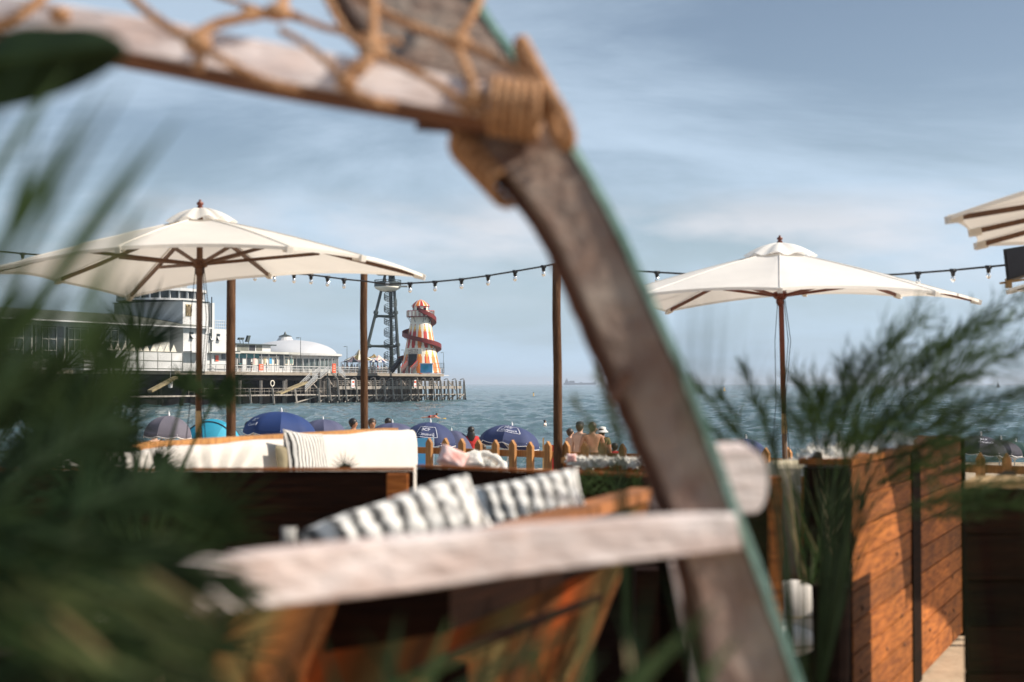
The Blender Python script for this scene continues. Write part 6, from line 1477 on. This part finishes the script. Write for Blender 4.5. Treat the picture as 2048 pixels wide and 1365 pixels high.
    b = MB(); b.tube([(-.5, 1.15, 0), (-.5, 1.15, .7)], [.07, .05], 8); b.build('trunk', M['bark'], root, True)
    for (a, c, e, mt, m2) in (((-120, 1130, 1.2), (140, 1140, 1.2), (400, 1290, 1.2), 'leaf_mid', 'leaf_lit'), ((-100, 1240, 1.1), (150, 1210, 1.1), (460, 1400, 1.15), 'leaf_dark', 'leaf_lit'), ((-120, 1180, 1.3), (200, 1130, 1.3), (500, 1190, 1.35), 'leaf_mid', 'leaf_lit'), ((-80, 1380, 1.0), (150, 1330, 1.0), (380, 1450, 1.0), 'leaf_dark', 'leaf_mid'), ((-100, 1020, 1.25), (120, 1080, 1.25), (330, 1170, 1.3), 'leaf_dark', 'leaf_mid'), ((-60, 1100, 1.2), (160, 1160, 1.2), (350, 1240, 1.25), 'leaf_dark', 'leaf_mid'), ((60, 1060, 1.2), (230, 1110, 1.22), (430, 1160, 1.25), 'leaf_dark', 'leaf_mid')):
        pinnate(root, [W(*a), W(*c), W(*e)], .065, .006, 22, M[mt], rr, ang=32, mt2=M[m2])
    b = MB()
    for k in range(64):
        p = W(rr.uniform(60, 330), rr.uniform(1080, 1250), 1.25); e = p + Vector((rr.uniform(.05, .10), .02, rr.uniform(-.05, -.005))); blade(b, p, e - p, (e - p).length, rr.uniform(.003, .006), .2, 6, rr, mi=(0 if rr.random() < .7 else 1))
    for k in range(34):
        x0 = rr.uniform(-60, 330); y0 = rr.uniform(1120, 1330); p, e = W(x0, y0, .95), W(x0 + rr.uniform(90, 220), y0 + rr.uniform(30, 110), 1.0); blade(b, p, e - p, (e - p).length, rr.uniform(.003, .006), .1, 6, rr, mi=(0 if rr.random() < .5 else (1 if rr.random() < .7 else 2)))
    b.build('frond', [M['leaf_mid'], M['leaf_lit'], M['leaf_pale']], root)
    root = thing('palm_frond', 'dark out of focus palm frond rising across the bottom centre under the rail', 'palm frond', W(950, 1560, 1.25))
    b = MB()
    for x0, y0, x1, y1, w_, mi in ((900, 1500, 720, 1250, .012, 0), (980, 1520, 960, 1280, .010, 0), (1050, 1500, 1210, 1300, .010, 0), (1190, 1450, 1440, 1190, .016, 1), (1250, 1480, 1300, 1150, .012, 0), (1330, 1480, 1230, 1200, .010, 0), (560, 1500, 470, 1270, .014, 0), (640, 1500, 560, 1300, .014, 0), (700, 1500, 640, 1250, .01, 0), (1400, 1450, 1390, 1160, .008, 1), (1420, 1450, 1330, 1130, .010, 0), (1280, 1460, 1250, 1250, .008, 2), (820, 1480, 900, 1230, .012, 1), (1010, 1500, 1120, 1210, .012, 1), (1090, 1480, 1040, 1220, .010, 0), (700, 1420, 1000, 1270, .009, 1), (880, 1400, 1200, 1220, .009, 0), (760, 1450, 800, 1220, .010, 0), (1160, 1470, 1180, 1170, .010, 1), (1350, 1440, 1480, 1260, .012, 1)):
        p, e = W(x0, y0, 1.3), W(x1, y1, 1.38); blade(b, p, e - p, (e - p).length, w_, .1, 8, rr, mi=mi)
    b.build('frond', [M['leaf_dark'], M['leaf_mid'], M['leaf_pale']], root)
    # E: small shrubs in the planter strip
    root = thing('feather_grass', 'green grass tuft over the shaded back of the middle booth', 'grass', (X(1200, 6.3), 6.3, 0)); b = MB()
    for k in range(150):
        p = W(rr.uniform(1130, 1290), rr.uniform(955, 1000), rr.uniform(6.0, 6.6)); blade(b, p, (rr.uniform(-.9, .9), rr.uniform(-.3, .3), rr.uniform(.2, .9)), rr.uniform(.05, .13), .004, .6, 4, rr)
    b.build('blade', M['needle'], root); b = MB(); b.box((X(1210, 6.3), 6.3, .55), (.46, .2, 1.08)); b.build('trough', M['pot'], root)
palms()

def feathery():
    rr = random.Random(23)
    def plant(label, x, y, stems, mt, needle=(.05, .11), wd=.0028, dens=46, name='feathery_shrub', mt2=None, potz=.5, t00=.55):
        root = thing(name, label, 'shrub', (x, y, 0), 'feathery shrubs'); base = Vector((x, y, potz))
        for s in stems:
            pts = [Vector(p) for p in interp([tuple(p) for p in [base] + [W(*q) for q in s]], 40)]
            b = MB(); b.tube(pts, [.0024 * (1 - .85 * i / 40) + .0005 for i in range(41)], 5, mi=1)
            for k in range(dens):
                t = t00 + (1 - t00) * (k / dens); i = min(int(t * 40), 39); p = pts[i]; tg = (pts[min(i + 1, 40)] - pts[i - 1]).normalized()
                sp = rr.uniform(.3, 1.1); sv = Vector((rr.uniform(-1, 1), rr.uniform(-1, 1), rr.uniform(-.6, 1))).normalized(); L = rr.uniform(*needle) * (1.15 - .5 * t)
                d0 = (tg + sv * sp).normalized()
                for j in range(4): blade(b, p + d0 * L * .25 * j, (d0 + Vector((rr.uniform(-.45, .45), rr.uniform(-.45, .45), rr.uniform(-.45, .45)))), L * .55, wd, .25, 3, rr)
                b.tube([p, p + d0 * L], .0009, 3, caps=False)
            b.build('branch', [mt if rr.random() < .75 or not mt2 else mt2, M['leaf_dark']], root)
        b = MB(); b.lathe((x, y, 0), [(.13, 0), (.17, potz), (.15, potz), (.14, potz - .04), (.001, potz - .04)], 16); b.build('pot', M['pot'], root)
    S1 = []
    tips = [(2045, 590), (1990, 640), (2060, 690), (1900, 690), (1835, 640), (1960, 740), (2040, 780), (1780, 690), (1860, 760), (1730, 730), (1700, 790), (1930, 820), (2030, 880), (1660, 850), (1800, 830), (1990, 920), (1740, 860), (1880, 880), (2060, 960), (1640, 800), (1840, 930), (1960, 990), (1980, 700), (1910, 770), (2010, 830), (1760, 780), (1600, 770), (1620, 830), (1690, 740), (1850, 700), (1950, 660), (2075, 620), (1700, 880), (2040, 1010), (1860, 820), (1980, 860)]
    for (tx, ty) in tips:
        d = rr.uniform(3.3, 4.1); bx, by = 1655 + rr.uniform(-12, 12), 1140
        S1.append([(bx + (tx - bx) * .22, by - (by - ty) * .42, d), (bx + (tx - bx) * .6, by - (by - ty) * .82, d), (tx, ty, d)])
    plant('large feathery green shrub arching right over the orange timber screen', X(1630, 3.7), 3.7, S1, M['needle'], needle=(.06, .15), wd=.0026, dens=30, mt2=M['leaf_mid'], potz=.9, t00=.62)
    S2 = []
    for (tx, ty) in ((1385, 770), (1440, 790), (1490, 740), (1520, 820), (1560, 800), (1600, 850), (1465, 850), (1545, 880), (1410, 850)):
        d = rr.uniform(2.9, 3.6); bx, by = 1600 + rr.uniform(-20, 20), 1160
        S2.append([(bx + (tx - bx) * .3, by - (by - ty) * .45, d), (bx + (tx - bx) * .75, by - (by - ty) * .85, d), (tx, ty, d)])
    plant('lighter feathery shrub with thin shoots just right of the leaning plank', X(1600, 3.3), 3.3, S2, M['needle'], needle=(.03, .09), wd=.002, dens=24, mt2=M['leaf_mid'], potz=.8, t00=.62)
    S3 = []
    for (tx, ty) in ((1195, 740), (1150, 800), (1215, 780), (1225, 850), (1180, 860)):
        d = rr.uniform(2.5, 2.9); bx, by = 1265, 1130
        S3.append([(bx + (tx - bx) * .3, by - (by - ty) * .45, d), (bx + (tx - bx) * .75, by - (by - ty) * .85, d), (tx, ty, d)])
    plant('sparse thin shoots in front of the sea left of the leaning plank', X(1275, 2.7), 2.7, S3, M['leaf_lit'], needle=(.02, .045), wd=.002, dens=16, potz=.7)
    # grass clump with long blades
    root = thing('feather_grass', 'long bladed grass clump before the tan bench back', 'grass', (X(1620, 5.0), 5.0, 0)); b = MB()
    for k in range(60):
        p = W(1645 + rr.uniform(-50, 45), 1170, 5.0 + rr.uniform(-.15, .15)); e = W(rr.uniform(1530, 1740), rr.uniform(850, 1060), 5.0); blade(b, p, (e - p) + Vector((0, rr.uniform(-.1, .1), .1)), (e - p).length * rr.uniform(.8, 1.1), .0042, .35, 7, rr, mi=(0 if rr.random() < .55 else (1 if rr.random() < .6 else 2)))
    b.build('blade', [M['needle'], M['leaf_lit'], M['leaf_pale']], root)
    b = MB(); q = W(1662, 1170, 5.0); b.lathe((q.x, 5.0, 0), [(.05, 0), (.07, q.z), (.06, q.z), (.001, q.z - .03)], 14); b.build('pot', M['pot'], root)
    # ghostly near blades
    root = thing('reed_clump', 'thin reed blades so close to the camera that they blur against the sky', 'reeds', (.28, .85, 0)); b = MB()
    for x0, y0, x1, y1, w_ in ((1372, 780, 1375, 560, .0024), (1395, 820, 1402, 570, .003), (1420, 800, 1435, 560, .0035), (1445, 830, 1480, 590, .003), (1470, 840, 1530, 640, .0025), (1500, 850, 1570, 690, .0025), (1380, 900, 1360, 640, .002), (1700, 830, 1680, 690, .002), (1740, 840, 1830, 660, .0025), (1720, 860, 1770, 700, .002), (1900, 800, 2010, 600, .0025), (1870, 820, 1960, 640, .0025), (2048, 800, 1990, 640, .002), (2060, 760, 1940, 600, .002), (1990, 860, 2048, 640, .003)):
        p, e = W(x0, y0, .95), W(x1, y1, .95); q = Vector((.28 + (x0 > 1600) * .02, .87, 1.0)); pts = interp([tuple(q), tuple(W((x0 + 1200) / 2, 1500, .93)), tuple(p), tuple(e)], 3)
        blade(b, p, (e - p), (e - p).length, w_ , .05, 10, rr); b.tube([p, p.lerp(q, .5) + Vector((.02, 0, .03)), q], .0005, 3)
    b.build('blade', M['leaf_mid'], root); b = MB(); b.lathe((.28, .95, 0), [(.1, 0), (.14, .9), (.12, .9), (.001, .88)], 14); b.build('pot', M['pot'], root)
feathery()

# ---------------------------------------------------------------- haze over the sea
def haze():
    b = MB(); b.box((0, 5600, 20), (24000, 12400, 50)); m = bpy.data.materials.new('sea_haze'); m.use_nodes = True; N = m.node_tree.nodes; L = m.node_tree.links
    N.remove(N['Principled BSDF']); v = N.new('ShaderNodeVolumePrincipled'); v.inputs['Color'].default_value = (.80, .88, 1, 1); v.inputs['Density'].default_value = .00015; v.inputs['Anisotropy'].default_value = .2; L.new(v.outputs[0], N['Material Output'].inputs['Volume'])
    tag(b.build('haze', m), kind='stuff')
haze()
